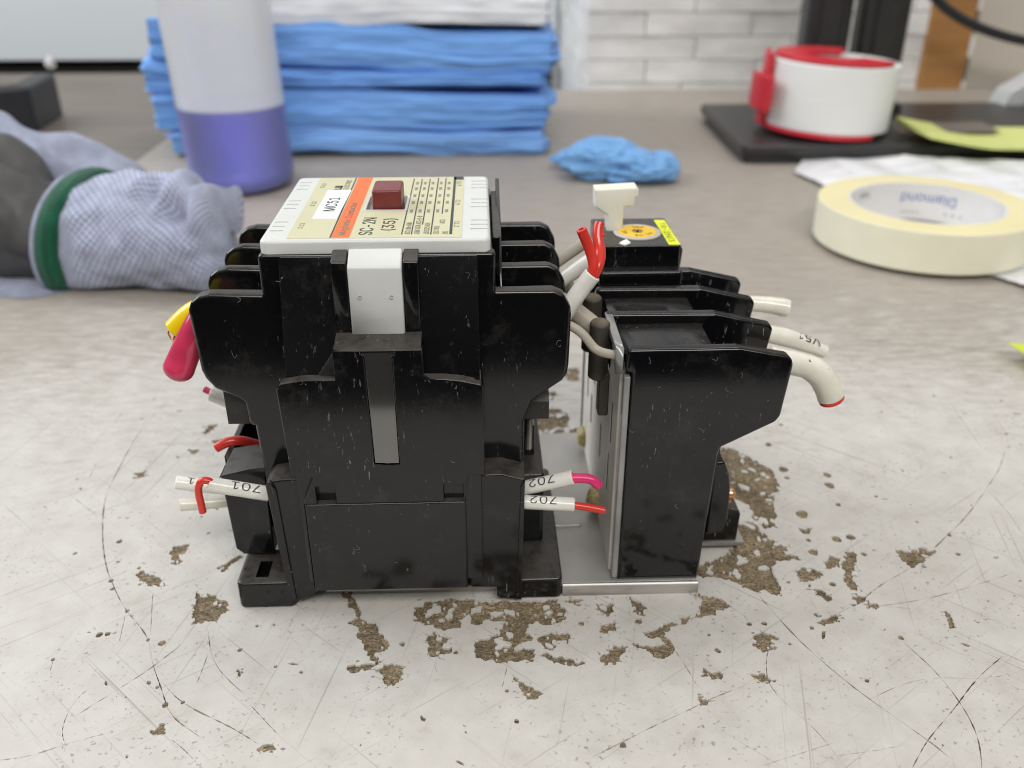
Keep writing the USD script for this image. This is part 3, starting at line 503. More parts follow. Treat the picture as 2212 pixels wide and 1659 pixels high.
for x, a, b, w in ((-.0220, .0040, .0623, .00016), (-.01935, .0040, .0615, .00016), (-.01675, .0127, .0615, .00016), (-.01405, .0038, .0626, .00018), (-.01155, .0228, .0625, .00016), (-.0086, .0039, .0640, .00038)): items['ink'].append(box(x-w, x+w, a, b, z2_, z2_+.00008))
items['ink'].append(box(-.0089, -.0058, .0604, .0640, z2_, z2_+.00008))
for s, xb, y0, ln in (('AC1=Ith=60A', -.0198, .0042, .0105), ('JEM 1038 AC3-0-0', -.0172, .0042, .0165), ('JIS 8325 AC4', -.0146, .0042, .0100), ('IEC VDE', -.0119, .0042, .0070), ('BS', -.0094, .0042, .0022), ('AC3', -.0105, .0135, .0036)): items['ink_grey'].append(T(s, xb, y0, .0015, ln))
for k, y0 in enumerate((.0243, .0330, .0405, .0485, .0550)):          # columns of ratings, too small to read
    for j, xb in enumerate((-.0200, -.0175, -.0150, -.0123, -.0097)):
        for q in range(4): items['ink_grey'].append(box(xb-.0011, xb-.0002, y0+q*.0008, y0+q*.0008+.00045, z2_, z2_+.00006))
for k, v in items.items():
    if v: part(lab, {'label_white': 'sticker', 'label_orange': 'orange_band', 'ink': 'black_print', 'ink_grey': 'small_print'}[k], cat(v), k, smooth=False)
part(S, 'push_block', rbox(-.0323, -.0236, .0275, .0395, .1155, .1248, .0007), 'red_button')
part(cover, 'button_rim', prism(hole_b.buffer(.0006).difference(hole_b.buffer(-.0001)), .1186, .1194), 'white_plastic')
# side blade of the contactor, right of the cover
part(body, 'side_blade', prism([(.010, .094), (.030, .113), (.0605, .1195), (.0605, .100), (.03, .094)], .0046, .0058, 'x', .0002, .0002), BP)
part(body, 'side_clip', rbox(.0030, .0052, .012, .060, .104, .1155, .0004), BP)
# base with feet
h_f = .0101
foot = lambda x0, x1, y0, y1, h: rbox(x0, x1, y0, y1, 0., h, .0010, .0020)
base = part(S, 'base', cat([cut(foot(-.0791, -.0610, -.0092, .0085, h_f), box(-.0735, -.0695, -.0062, .0018, .003, .02)), foot(.0085, .0241, -.0076, .058, .0080), rbox(-.066, .0105, -.002, .064, .0062, .0135, .0008)]), BP)
for a in (45, 135, 225, 315):       # moulded ring mark on the right foot
    c0 = np.array(PZ(1091.4+.329*210, 788.3+.329*1160, .008)[:2]); t = np.linspace(math.radians(a-33), math.radians(a+33), 9)
    part(base, 'ring_mark', prism(np.vstack([c0+.0021*np.c_[np.cos(t), np.sin(t)], (c0+.00155*np.c_[np.cos(t), np.sin(t)])[::-1]]), .0078, .00812), 'ink')
# flanges beside the lower cover
fl = [z3(475,318,-.0095), z3(500,300,-.0095), z3(560,290,-.0095), z3(715,280,-.0095), z3(765,825,-.0095), z3(665,880,-.0095), z3(600,890,-.0095)]
flg = part(S, 'side_flange', prism(rounded(fl, .0006, 3), -.0095, .001, 'y', .0005), BP)
part(flg, 'outer_lip', prism([z3(478,320,-.0103), z3(500,300,-.0103), z3(530,345,-.0103), z3(632,885,-.0103), z3(600,890,-.0103)], -.0103, -.009, 'y', .0003), BP)
fr = [z3(1486,268,-.0095), z3(1640,262,-.0095), z3(1757,290,-.0095), z3(1740,880,-.0095), z3(1620,870,-.0095), z3(1615,820,-.0095), z3(1490,820,-.0095)]
flg = part(S, 'side_flange', prism(rounded(fr, .0006, 3), -.0095, .001, 'y', .0005), BP)
part(flg, 'outer_lip', prism([z3(1735,330,-.0103), z3(1757,292,-.0103), z3(1740,880,-.0103), z3(1712,878,-.0103)], -.0103, -.009, 'y', .0003), BP)
# pins seen between the contactor and the plate
for X, Y0, Y1 in ((1151, 858, 915), (1144, 905, 968)):
    a, b = PY(X, Y0, .02), PY(X-2, Y1, .02); part(S, 'contact_pin', tube([a, b], .0011, 4, 10), 'steel')
part(body, 'coil_housing', cat([rbox(.0085, .0190, .012, .055, .008, .035, .0008), rbox(.0085, .0165, .024, .060, .030, .066, .0008)]), BP)
# coil terminals on the left
cq = [(476,1030),(480,1026),(575,1012),(575,1044),(594,1196),(528,1198),(510,1186),(484,1068)]
ct = part(S, 'coil_terminal_block', prism(rounded(PXZ(cq, .004), .0006, 3), .004, .020, 'y', .0006), BP)
part(ct, 'terminal_lid', prism(PXZ([(474,1031),(482,1025),(540,1012),(600,1006),(600,1016),(545,1021)], .0035), .0030, .0105, 'y', .0003), BP)
bz = .036
part(ct, 'barrier_wall', prism([(.021, .012), (.021, .0385), (.052, .0385), (.052, .012)], -.0860, -.0838, 'x', .0005, .0005), BP)
part(ct, 'terminal_seat', cat([rbox(-.0838, -.062, .0205, .052, .010, .0225, .0006), rbox(-.0838, -.062, .0500, .0530, .012, .0385, .0006)]), 'dusty_plastic')
part(ct, 'terminal_pillar', cat([rbox(-.0785, -.0725, .0205, .0235, .012, .0375, .0004), rbox(-.071, -.062, .0203, .0290, .020, .0405, .0006)]), BP)
p = PY(540, 1006, .010); part(ct, 'terminal_screw', revolve([(0, 0), (.0034, 0), (.0034, .0010), (.0026, .0018), (0, .0021)], (p[0]+.001, .0135, p[2]-.0028), 24), 'steel', label='dull terminal screw head')
# ------------------------------------------------------------------ plate
plate = Polygon([(-.052, -.0052), (.0686, -.0052), (.0686, .0143), (.0888, .0143), (.0888, .0903), (-.052, .0903)])
pl_ = part(S, 'mounting_plate', prism(plate, .0028, .0042, 'z', 0, .0004), 'steel')
lip2 = [(-.0020, .0042), (-.0026, .0040), (-.0032, .0032), (-.0034, .0000), (-.0020, .0000)]
lip = [(-.0052, .0042), (-.0058, .0040), (-.0064, .0032), (-.0066, .0000), (-.0052, .0000)]
part(pl_, 'folded_lip', cat([prism(lip, .0242, .0686, 'x', .0002, .0002), prism(lip2, -.0440, .0075, 'x', .0002, .0002)]), 'steel')
part(pl_, 'pressed_rib', tube([PZ(1091.4+.329*312, 788.3+.329*1060, .0043), PZ(1091.4+.329*485, 788.3+.329*1052, .0043)], .0007, 6, 10, dome=.0007), 'steel')
#==RELAY==
# ------------------------------------------------------------------ overload relay
rq = [(1331,1264),(1507,1262),(1552,979),(1558,968),(1680,911),(1688,898),(1695,838),(1715,790),(1714,780),(1708,770),(1694,766),(1596,752),(1356,757),(1350,805),(1366,808)]
rq = [(1331,1264),(1505,1262),(1551,985),(1558,968),(1676,913),(1687,900),(1715,790),(1713,779),(1703,769),(1596,752),(1357,757),(1350,804),(1366,808)]
rel = part(S, 'relay_body', cat([prism(rounded(PXZ(rq, -.004), .0014, 4), -.004, -.0004, 'y', .0011, .0006),
    prism([(.0425, .0045), (.0690, .0045), (.0722, .056), (.0722, .076), (.0672, .0842), (.0398, .0842), (.0425, .076)], -.0010, .0555, 'y', 0, .0008),
    rbox(.0410, .0675, .055, .0875, .0045, .0890, .0008)]), RP)
for y in (.0205, .0415, .0590):
    yy = y+.0016; d = .0
    q = [(.0372, .0873), (.0716, .0873), (.0893, .0833), (.0905, .0815), (.0880, .0630), (.0720, .0560), (.0420, .060), (.0372, .0780)]
    part(rel, 'phase_barrier', prism(rounded(q, .0014, 4), y, y+.0034, 'y', .0011, .0006), RP)
for y in (.0745, .0850): part(rel, 'phase_barrier', prism(rounded([(.055, .092), (.0705, .092), (.0725, .089), (.0705, .060), (.055, .060)], .0022, 5), y, y+.0040, 'y', .0013, .0013), RP)
for y0, y1 in ((-.0004, .0205), (.0239, .0415), (.0449, .0590)):   # wire channels and side boots between the barriers
    part(rel, 'wire_channel', prism([(.0718, .056), (.0868, .063), (.0868, .0662), (.0718, .0675)], y0, y1, 'y'), 'dusty_plastic')
hood = part(rel, 'side_hood', prism([(-.0036, .0872), (.0042, .0872), (.0228, .0872), (.0228, .0850), (.0040, .0850), (-.0036, .0790)], .0376, .0400, 'x', .0003, .0003), 'clear_edge')
part(rel, 'adjuster_block', cat([rbox(.0398, .0671, .0553, .0860, .0885, .0975, .0005), rbox(.0392, .0674, .0500, .0858, .0850, .0900, .0008)]), RP)
dz = .0975; dc = np.array([.0543, .0690])
dial = part(rel, 'current_dial', revolve([(0, 0), (.0083, 0), (.0083, .0003), (.0080, .0006), (.0067, .0006), (.0067, .0004), (0, .0004)], (*dc, dz), 48), 'dial_grey')
part(dial, 'yellow_scale', prism(Point(*dc).buffer(.0066, quad_segs=16).difference(Point(*dc).buffer(.0018)), dz+.0003, dz+.00065), 'dial_yellow', smooth=False)
part(dial, 'slot_screw', cut(trimesh.creation.cylinder(.0019, .0012, transform=trimesh.transformations.translation_matrix([*dc, dz+.0002])), box(dc[0]-.0003, dc[0]+.0003, dc[1]-.003, dc[1]+.003, dz+.0004, dz+.002)), 'brass')
inks = []
for s, a in (('30', 268), ('24', 318), ('36', 195), ('A', 62), ('R', 78), ('C', 95)):
    t = math.radians(a); q = dc+.0047*np.array([math.cos(t), math.sin(t)]); yv = -np.array([math.cos(t), math.sin(t), 0]); xv = np.array([-math.sin(t), math.cos(t), 0])
    m = text(s, .0016, .00006, centre=True, length=.0030 if len(s) > 1 else None); inks.append(place(m, (*q, dz+.00066), np.array([yv[1], -yv[0], 0]), yv))
part(dial, 'scale_figures', cat(inks), 'ink', smooth=False)
part(rel, 'pointer_mark', prism([(.0464, .0574), (.0480, .0555), (.0503, .0573), (.0493, .0610)], dz-.0001, dz+.0007, 'z', 0, .0004), 'label_white')
yl = part(rel, 'type_label', prism([(.0626, .0832), (.0664, .0831), (.0669, .0556), (.0630, .0556)], dz, dz+.00015), 'label_yellow', smooth=False)
part(yl, 'label_print', place(text('TR-2N/3', .0020, .00006, length=.0215), (.0637, .0800, dz+.00015), (0, -1, 0), (1, 0, 0)), 'ink_green', smooth=False)
lv = [(.0391, .1123), (.0536, .1130), (.0544, .1122), (.0544, .1098), (.0532, .1090), (.0532, .1060), (.0495, .1060), (.0496, .095), (.0439, .095), (.0438, .1031), (.0394, .1059)]
part(rel, 'reset_lever', prism(rounded(lv, .0004, 3), .0715, .0785, 'y', .0007, .0007), 'ivory_plastic')
# the pale slotted side of the relay, in a clear shell
side = part(rel, 'slotted_side', cut(rbox(.0399, .0418, .0008, .0880, .0043, .0780, .0003), *[box(.03, .0404, y-.0017, y+.0017, z0, z1) for y, z0, z1 in ((.0610, .0254, .0377), (.0330, .0459, .0558), (.0123, .0462, .0615), (.0342, .0269, .0411), (.0148, .0266, .0413), (.055, .045, .057), (.073, .03, .045))]), 'cream_side')
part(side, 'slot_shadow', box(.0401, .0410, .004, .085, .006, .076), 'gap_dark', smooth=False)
part(side, 'clear_strip', rbox(.0404, .0424, -.0038, -.0006, .0046, .0780, .0004), 'clear_edge')
part(side, 'clear_strip', rbox(.0392, .0400, .0862, .0885, .0043, .0780, .0003), 'clear_edge')
for X, Y, s in ((1262, 948, 1.), (1297, 1085, 1.15)):
    p = PZ(X, Y+20, .0045); y = p[1]; zc_ = PY(X, Y, y)[2]
    part(side, 'glued_screw', cat([crumple((.0392, y, max(zc_, .010)), (.0026*s, .0032*s, .0040*s), int(X), .25, 2., 3)]), 'grease_brown', smooth=True)
for y, zt, zb in ((.0130, .0950, .068), (.0330, .0950, .072)):
    part(rel, 'terminal_boot', cat([tube([(.0350, y, .0700), (.0350, y, .0875)], .0031, 8, 16, dome=.0016, squash=1.2), rbox(.0352, .0385, y-.0030, y+.0030, .0575 if y < .02 else .068, .0720, .0005)]), 'boot_plastic')
# lower right of the relay
part(rel, 'auxiliary_terminal', cat([prism(rounded(PXZ([(1500,1090),(1524,1090),(1597,1104),(1600,1112),(1590,1168),(1500,1170)], .0153), .0006, 3), .0153, .034, 'y', .0006), prism(rounded(PXZ([(1535,978),(1556,975),(1566,1000),(1569,1035),(1563,1100),(1552,1126),(1515,1134)], .012), .0012, 4), .006, .013, 'y', .0009)]), BP)
p = PY(1575, 1066, .019)
part(rel, 'terminal_screw', cat([tube([p-[.007, 0, 0], p+[.0006, 0, 0]], .0022, 6, 18, dome=.0014), tube([p-[.0025, 0, .0018], p+[.0004, 0, -.0026]], .0017, 5, 14)]), 'copper', label='copper coloured terminal screw')
# lint and fine fibres clinging to edges and faces
def lint(spots, seed):
    g = np.random.default_rng(seed); out = []
    for (x0, x1, z0, z1, y, n) in spots:
        for k in range(max(2, int(n*.42))):
            p = np.array([g.uniform(x0, x1), y-.0001, g.uniform(z0, z1)]); ln = .0004+.0018*g.random()**3; a = g.uniform(0, 6.28); d = np.array([math.cos(a), -.15, math.sin(a)])*ln; b = g.normal(0, .35, 3)*ln; b[1] = -abs(b[1])*.4
            out.append(tube([p, p+d*.5+b, p+d], g.uniform(.00002, .00005), 7, 5))
    return cat(out)
fz = part(S, 'lint', lint([(-.056, -.041, .0822, .0845, -.0152, 16), (-.0165, -.0008, .0818, .0842, -.0152, 12), (-.056, -.001, .045, .082, -.0151, 16), (-.052, -.007, .012, .043, -.0150, 22), (-.080, -.060, .075, .102, -.0001, 14), (.004, .023, .072, .102, -.0001, 12), (-.056, -.042, .086, .112, -.0068, 16), (-.015, .000, .086, .112, -.0068, 8), (.011, .0115, .010, .050, -.0104, 8), (-.0055, .010, .012, .050, -.0097, 8), (-.066, -.060, .012, .048, -.0104, 6)], 5), 'lint_grey', smooth=False, kind='stuff')
part(rel, 'lint', lint([(.043, .070, .054, .084, -.0041, 34), (.070, .086, .060, .082, -.0041, 12), (.044, .066, .010, .054, -.0041, 12)], 6), 'lint_grey', smooth=False, kind='stuff')
# ------------------------------------------------------------------ wires
def W(pts, ys): 
    ys = np.interp(np.linspace(0, 1, len(pts)), np.linspace(0, 1, len(ys)), ys); return [PY(a, b, y) for (a, b), y in zip(pts, ys)]
camdir = lambda p: (C-np.mean(p, 0))/np.linalg.norm(C-np.mean(p, 0))
# left, between the fins
w = part(S, 'wire', tube(W([(452,668),(425,674),(380,712)], [.0125, .0125, .0120]), .0036, 16, 22, hollow=.72), 'insulation_yellow', label='stub of yellow wire')
ends = W([(398,700),(381,720),(379,738)], [.0120, .0115, .0112]); 
for k in range(7): part(w, 'strand', tube([ends[0]+RNG.normal(0, .0007, 3), ends[1]+RNG.normal(0, .0008, 3), ends[2]+RNG.normal(0, .0009, 3)], .00025, 6, 6), 'strand_copper')
part(S, 'wire', tube(W([(448,668),(425,708),(403,756),(386,797)], [.0115, .009, .0085, .0075]), [.0040, .0041, .0043, .0046], 26, 26, dome=.0036), 'insulation_crimson', label='stub of thick crimson wire with a rounded end')
w = part(S, 'wire', tube(W([(560,905),(500,868),(458,850)], [.030, .030, .031]), .0026, 14, 18), 'sleeve_white', label='stub of white sleeved wire behind the contactor')
part(w, 'conductor', tube(W([(465,852),(442,841)], [.030, .031]), .0011, 8, 12), 'insulation_pink')
# coil wires on the left
part(S, 'wire', tube(W([(560,962),(539,956),(517,952),(490,956),(467,968)], [.030, .028, .026, .025, .024]), .00165, 22, 16, hollow=.6), 'insulation_red', label='short bent red wire with a hollow end')
pts = W([(582,1067),(517,1056.5),(452,1046)], [-.001, -.0025, -.004]); w = part(S, 'wire', tube(pts, .00235, 14, 22, hollow=.8), 'sleeve_white', label='sleeve marked 701 with a red wire bent down')
part(w, 'conductor', tube(W([(470,1047),(440,1038),(429,1052),(432,1080),(438,1106)], [-.004, -.0045, -.0045, -.0045, -.0045]), .00115, 22, 14, hollow=.3), 'insulation_red')
part(w, 'marking', wrap_text('701', pts[0], pts[2], .00235, .0026, camdir(pts)*1.+np.array([0, 0, .9]), .0088, .0030), 'ink', smooth=False)
pts = W([(500,1056),(441,1049),(382,1042)], [.010, .009, .008]); w = part(S, 'wire', tube(pts, .0022, 12, 20, dome=.0006), 'sleeve_white', label='empty white sleeve end beside the sleeve marked 701')
part(w, 'marking', wrap_text('71', pts[0], pts[2], .0022, .0022, camdir(pts)+np.array([0, 0, 1.2]), .0050, .0085), 'ink', smooth=False)
part(S, 'wire', tube(W([(520,1078),(450,1086),(392,1090)], [.014, .013, .012]), .0021, 12, 20, dome=.0006), 'sleeve_cream', label='lowest cream sleeve end on the left')
# wires on the right of the contactor
pts = W([(1125,1056),(1181,1043.5),(1237,1031)], [-.001, -.0025, -.004]); w = part(S, 'wire', tube(pts, .0023, 14, 22, hollow=.78), 'sleeve_white', label='upper sleeve marked 702 with a pink wire')
part(w, 'conductor', tube(W([(1225,1033),(1262,1033),(1279,1037),(1293,1049)], [-.004, -.0045, -.005, -.005]), .00155, 18, 16, hollow=.4), 'insulation_pink')
part(w, 'marking', wrap_text('702', pts[2], pts[0], .0023, .0027, camdir(pts)+np.array([0, 0, .9]), .0082, .0052), 'ink', smooth=False)
pts = W([(1122,1084),(1181,1087),(1240,1090)], [-.005, -.006, -.007]); w = part(S, 'wire', tube(pts, .0022, 14, 22, hollow=.78), 'sleeve_white', label='lower sleeve marked 702 with a red wire')
part(w, 'conductor', tube(W([(1228,1090),(1270,1096),(1306,1103)], [-.007, -.0075, -.008]), .00120, 12, 14, hollow=.5), 'insulation_red')
part(w, 'marking', wrap_text('702', pts[2], pts[0], .0022, .0026, camdir(pts)+np.array([0, 0, 1.1]), .0082, .0052), 'ink', smooth=False)
# sleeves between the contactor and the relay
part(S, 'wire', tube(W([(1180,582),(1236,542),(1275,516)], [.052, .052, .052]), .0021, 12, 18), 'sleeve_dirty', label='topmost dull sleeve between contactor and relay')
part(S, 'wire', tube(W([(1190,622),(1240,587),(1275,563)], [.033, .033, .033]), .0024, 12, 20), 'sleeve_white', label='middle white sleeve between contactor and relay')
pts = W([(1205,700),(1250,632),(1279,594)], [.0125, .0125, .0125]); w = part(S, 'wire', tube(pts, .00265, 14, 22, hollow=.8), 'sleeve_white', label='white sleeve with two red wires sticking up')
part(w, 'conductor', tube(W([(1268,612),(1281,588),(1279,556),(1266,520),(1256,496)], [.0125, .0125, .014, .015, .015]), .00155, 24, 16, hollow=.5), 'insulation_red')
part(w, 'conductor', tube(W([(1274,612),(1290,580),(1297,545),(1291,510),(1295,482)], [.0125, .0135, .017, .020, .022]), .00160, 24, 16, hollow=.45), 'insulation_red')
part(w, 'conductor', tube(W([(1293,520),(1302,508),(1310,508)], [.019, .020, .020]), [.0012, .0006, .0001], 8, 10), 'insulation_red')
part(S, 'wire', tube(W([(1200,645),(1250,680),(1310,728)], [.022, .021, .019]), .0031, 14, 22), 'sleeve_dirty', label='thick grimy beige cable running into the relay')
part(S, 'wire', tube(W([(1190,690),(1240,708),(1266,730),(1288,755),(1318,765),(1345,770)], [.004, .004, .003, .002, .0, -.001]), .00135, 30, 16), 'sleeve_dirty', label='thin bent clear tube under the thick grimy cable')
part(S, 'wire', tube(W([(1205,600),(1250,640),(1285,680)], [.040, .040, .040]), .0022, 10, 16), 'sleeve_dirty', label='dull sleeve sloping down behind the white sleeves')
# outgoing wires on the right of the relay
pts = W([(1600,655),(1655,658),(1702,666)], [.052, .052, .051]); w = part(S, 'wire', tube(pts, .0030, 14, 22, wob=.2, seed=3, hollow=.7), 'sleeve_cream', label='cream sleeve on the farthest relay terminal')
part(w, 'marking', wrap_text('W51', pts[0], pts[2], .0030, .0022, np.array([0, .3, 1.]), .0070, .0075), 'ink', smooth=False)
pts = W([(1650,720),(1700,730),(1740,744),(1781,760)], [.032, .032, .032, .032]); w = part(S, 'wire', tube(pts, [.0031, .0031, .0026, .0022], 18, 22, wob=.1, seed=4, hollow=.6), 'sleeve_cream', label='cream sleeve marked V51 on the middle relay terminal')
part(w, 'marking', wrap_text('V51', pts[3], pts[1], .0030, .0030, np.array([-.1, -.35, 1.]), .0088, .0035), 'ink', smooth=False)
pts = W([(1660,772),(1705,783),(1745,793),(1773,812),(1788,838),(1794,856)], [.0085, .0085, .0085, .0085, .0085, .0085]); w = part(S, 'wire', tube(pts, [.0036, .0037, .0037, .0040, .0041, .0041], 34, 26, wob=.05, seed=5), 'sleeve_cream', label='thick cream sleeve bent down, red inside its end')
part(w, 'conductor', tube([pts[4], pts[5]+(pts[5]-pts[4])*.42], .00395, 8, 24, dome=.0006), 'insulation_red')
part(w, 'marking', wrap_text('U51', pts[3], pts[1], .0043, .0028, np.array([.15, -.30, 1.]), .0080, .0003), 'ink', smooth=False)
#==BACKGROUND==
# ------------------------------------------------------------------ things further back
# spray bottle with violet liquid
bc = PZ(503, 430, 0); br = .0408; bc = np.array([bc[0], bc[1]+br, 0.])
zliq = PY(500, 243, bc[1]-br*.93)[2]
bt = thing('bottle', 'tall translucent white plastic bottle half full of violet liquid', 'bottle', bc)
out = [(0, .0004), (br-.008, .0004), (br-.0035, .0018), (br-.0008, .0055), (br, .011), (br, .0165), (br-.0005, .0175), (br, .0185), (br, .205), (br-.004, .222), (.026, .245), (.0155, .258), (.0155, .282), (0, .282)]
mat('bottle_shell', {'g': ('geometry', {}), 's': ('separate_xyz', {}), 'm': ('map_range', {'from_min': zliq-.0015, 'from_max': zliq+.0015, 'to_min': .86, 'to_max': .30, 'clamp': True}), 't': ('principled_bsdf', {'base_color': (.88, .94, .99), 'roughness': .4, 'subsurface_weight': .6, 'subsurface_scale': .01}), 'tr': ('transparent_bsdf', {'color': (.97, .98, 1.)}), 'x': ('mix_closure', {}),
    'gl': ('glossy_bsdf', {'roughness': .28, 'color': (1, 1, 1)}), 'fr': ('fresnel', {'IOR': 1.45}), 'x2': ('mix_closure', {})},
    [('g.position', 's.vector'), ('s.z', 'm.value'), ('m.result', 'x.fac'), ('t.BSDF', 'x.closure1'), ('tr.BSDF', 'x.closure2'), ('fr.fac', 'x2.fac'), ('x.closure', 'x2.closure1'), ('gl.BSDF', 'x2.closure2')], surface='x2.closure')
plain('violet_liquid', (.18, .17, .97), .25, var=.05, scale=14., sss=.3)
btilt = trimesh.transformations.rotation_matrix(math.radians(-2.0), [0, 1, 0], bc)
def lean(m): m = m.copy(); m.apply_transform(btilt); return m
part(bt, 'shell', lean(revolve(out, bc, 72)), 'bottle_shell', smooth=40)
part(bt, 'liquid', lean(revolve([(0, .0015), (br-.006, .0018), (br-.0022, .008), (br-.0016, .012), (br-.0016, zliq), (0, zliq)], bc, 72)), 'violet_liquid', smooth=40)
part(bt, 'trigger_head', cat([rbox(bc[0]-.02, bc[0]+.02, bc[1]-.016, bc[1]+.016, .272, .310, .004), rbox(bc[0]-.06, bc[0]-.018, bc[1]-.009, bc[1]+.009, .292, .308, .003)]), 'white_plastic')
# folded blue cloths in a stack
sx0, sx1, sy0, sy1 = -.279, .056, .590, .80
zs = [0.]+[PY(900, Y, .582)[2] for Y in (286, 203, 135, 48)]
labs = ['pale blue folded cloth at the bottom of the stack behind the bottle', 'blue folded cloth second from the bottom of the stack', 'blue folded cloth second from the top of the stack', 'blue folded cloths at the top of the stack under white sheets']
def cloth_slab(z0, z1, seed, left, right, tilt=(0, 0)):
    nx, nz = 120, 30; per = []
    xs_ = np.linspace(left, right, nx); front = np.c_[xs_, np.full(nx, sy0)]; sidr = np.c_[np.full(20, right), np.linspace(sy0, sy1, 22)[1:-1]]; back = np.c_[xs_[::-1], np.full(nx, sy1)]; sidl = np.c_[np.full(20, left), np.linspace(sy1, sy0, 22)[1:-1]]
    loop = np.vstack([front, sidr, back, sidl]); n = len(loop); nrm = np.vstack([np.tile([0, -1], (nx, 1)), np.tile([1, 0], (20, 1)), np.tile([0, 1], (nx, 1)), np.tile([-1, 0], (20, 1))])
    V = []
    for k in range(nz+1):
        t = k/nz; bulge = .0050*math.sin(math.pi*t)**.35-.004
        q = np.c_[loop*[22, 22], np.full(n, t*2.6)]; d = (meshkit.fbm(q+seed*5, 3, seed)-.5)*.009; f = (meshkit.fbm(np.c_[loop*[5, 5], np.full(n, t*22)]+seed, 2, seed+3)-.5)*.0045
        ragged = np.where(np.abs(nrm[:, 0]) > .5, 3.6, 1.)
        xy = loop+nrm*(bulge+(d+f)*ragged)[:, None]
        wz = (meshkit.fbm(np.c_[loop*[7, 7], np.zeros(n)]+seed*2, 3, 40+round(z0*1e4))-.5)*.018*(0 if z0 == 0 else 1); wz1 = (meshkit.fbm(np.c_[loop*[7, 7], np.zeros(n)]+seed*2, 3, 40+round(z1*1e4))-.5)*.018
        s = (loop[:, 0]-left)/(right-left); zz0 = z0+wz+tilt[0]*s; zz1 = z1+wz1+tilt[1]*s
        V.append(np.c_[xy, zz0*(1-t)+zz1*t])
    V = np.vstack(V); i = np.arange(n); j = (i+1) % n; Fc = []
    for k in range(nz): A, B = k*n, (k+1)*n; Fc += [np.stack([A+i, A+j, B+j], 1), np.stack([A+i, B+j, B+i], 1)]
    m1 = trimesh.Trimesh(V, np.vstack(Fc), process=False)
    ct_ = [V[-n:].mean(0), V[:n].mean(0)]; V2 = np.vstack([V, ct_]); a = nz*n; Fc += [np.stack([a+i, a+j, np.full(n, len(V))], 1), np.stack([j, i, np.full(n, len(V)+1)], 1)]
    return trimesh.Trimesh(V2, np.vstack(Fc), process=False)
offs = [(.006, .000), (-.004, .003), (-.008, -.002), (.001, .006)]
tl = [0, 0, 0, -.012, -.010]
for k in range(4):
    path = numbered('/World', 'blue_cloth'); m = cloth_slab(zs[k]+.0002, zs[k+1], 3+k, sx0+offs[k][0], sx1+offs[k][1], (tl[k], tl[k+1]))
    usdkit.mesh(stage, path, m, L['blue_cloth_pale' if k == 0 else 'blue_cloth'], smooth=True); tag(path, labs[k], 'cloth', 'folded blue cloths in the stack')
wp = part(WORLD, 'white_sheets', cloth_slab(zs[4], zs[4]+.06, 12, sx0+.03, sx1+.002, (-.010, -.012)), 'paper_white', smooth=True); tag(wp.path, 'stack of white sheets lying on the blue cloths', 'sheets')
# black box at the left edge
b0 = PZ(92, 285, -.0015)
bb = thing('black_box', 'black plastic box with a dusty top at the left behind the glove', 'box', (b0[0]-.05, b0[1]+.04, 0))
zt = PY(75, 186, b0[1])[2]
part(bb, 'case', prism(rounded([(b0[0]-.16, b0[1]-.075), (b0[0]-.004, b0[1]), (b0[0]-.012, b0[1]+.085), (b0[0]-.18, b0[1]+.06)], .004), -.0015, zt, 'z', .001, .004), 'dark_box')
part(bb, 'lid', prism(rounded([(b0[0]-.155, b0[1]-.065), (b0[0]-.018, b0[1]+.006), (b0[0]-.024, b0[1]+.075), (b0[0]-.17, b0[1]+.052)], .004), zt-.0005, zt+.0008, 'z', 0, .0004), 'dusty_plastic')
# monitor stand
mz = .0145; y0 = PZ(1600, 340, mz)[1]; xl = PZ(1600, 345, mz)[0]; xb = PZ(1512, 228, mz)
ms = thing('monitor_stand', 'flat black monitor stand with two upright posts carrying the white tape reel', 'stand', (xl+.2, xb[1]-.05, 0))
fp = PZ(1600, 358, 0)
part(ms, 'base_plate', prism(rounded([(fp[0]+.001, fp[1]+.004), (fp[0]+.42, fp[1]-.004), (fp[0]+.42, xb[1]), (xb[0], xb[1])], .006), .0065, mz+.002, 'z', .003, .0025), 'black_stand')
part(ms, 'rim', prism(rounded([(fp[0]+.004, fp[1]+.007), (fp[0]+.41, fp[1]), (fp[0]+.41, xb[1]-.006), (xb[0]+.004, xb[1]-.006)], .006), 0.0002, .0070, 'z'), 'black_stand')
yc = xb[1]-.055
for (XL, XR) in ((1752, 1851), (1873, 1977)):
    a, b = PY(XL, 0, yc), PY(XR, 0, yc); part(ms, 'upright', cat([rbox(a[0], b[0], yc, yc+.03, mz, .52, .004), rbox(a[0]+.012, b[0]-.012, yc-.004, yc+.001, mz, .52, .002)]), 'black_stand')
part(ms, 'upright_foot', rbox(PY(1752, 0, yc)[0]-.004, PY(1977, 0, yc)[0]+.004, yc-.008, yc+.038, mz, mz+.012, .002), 'black_stand')
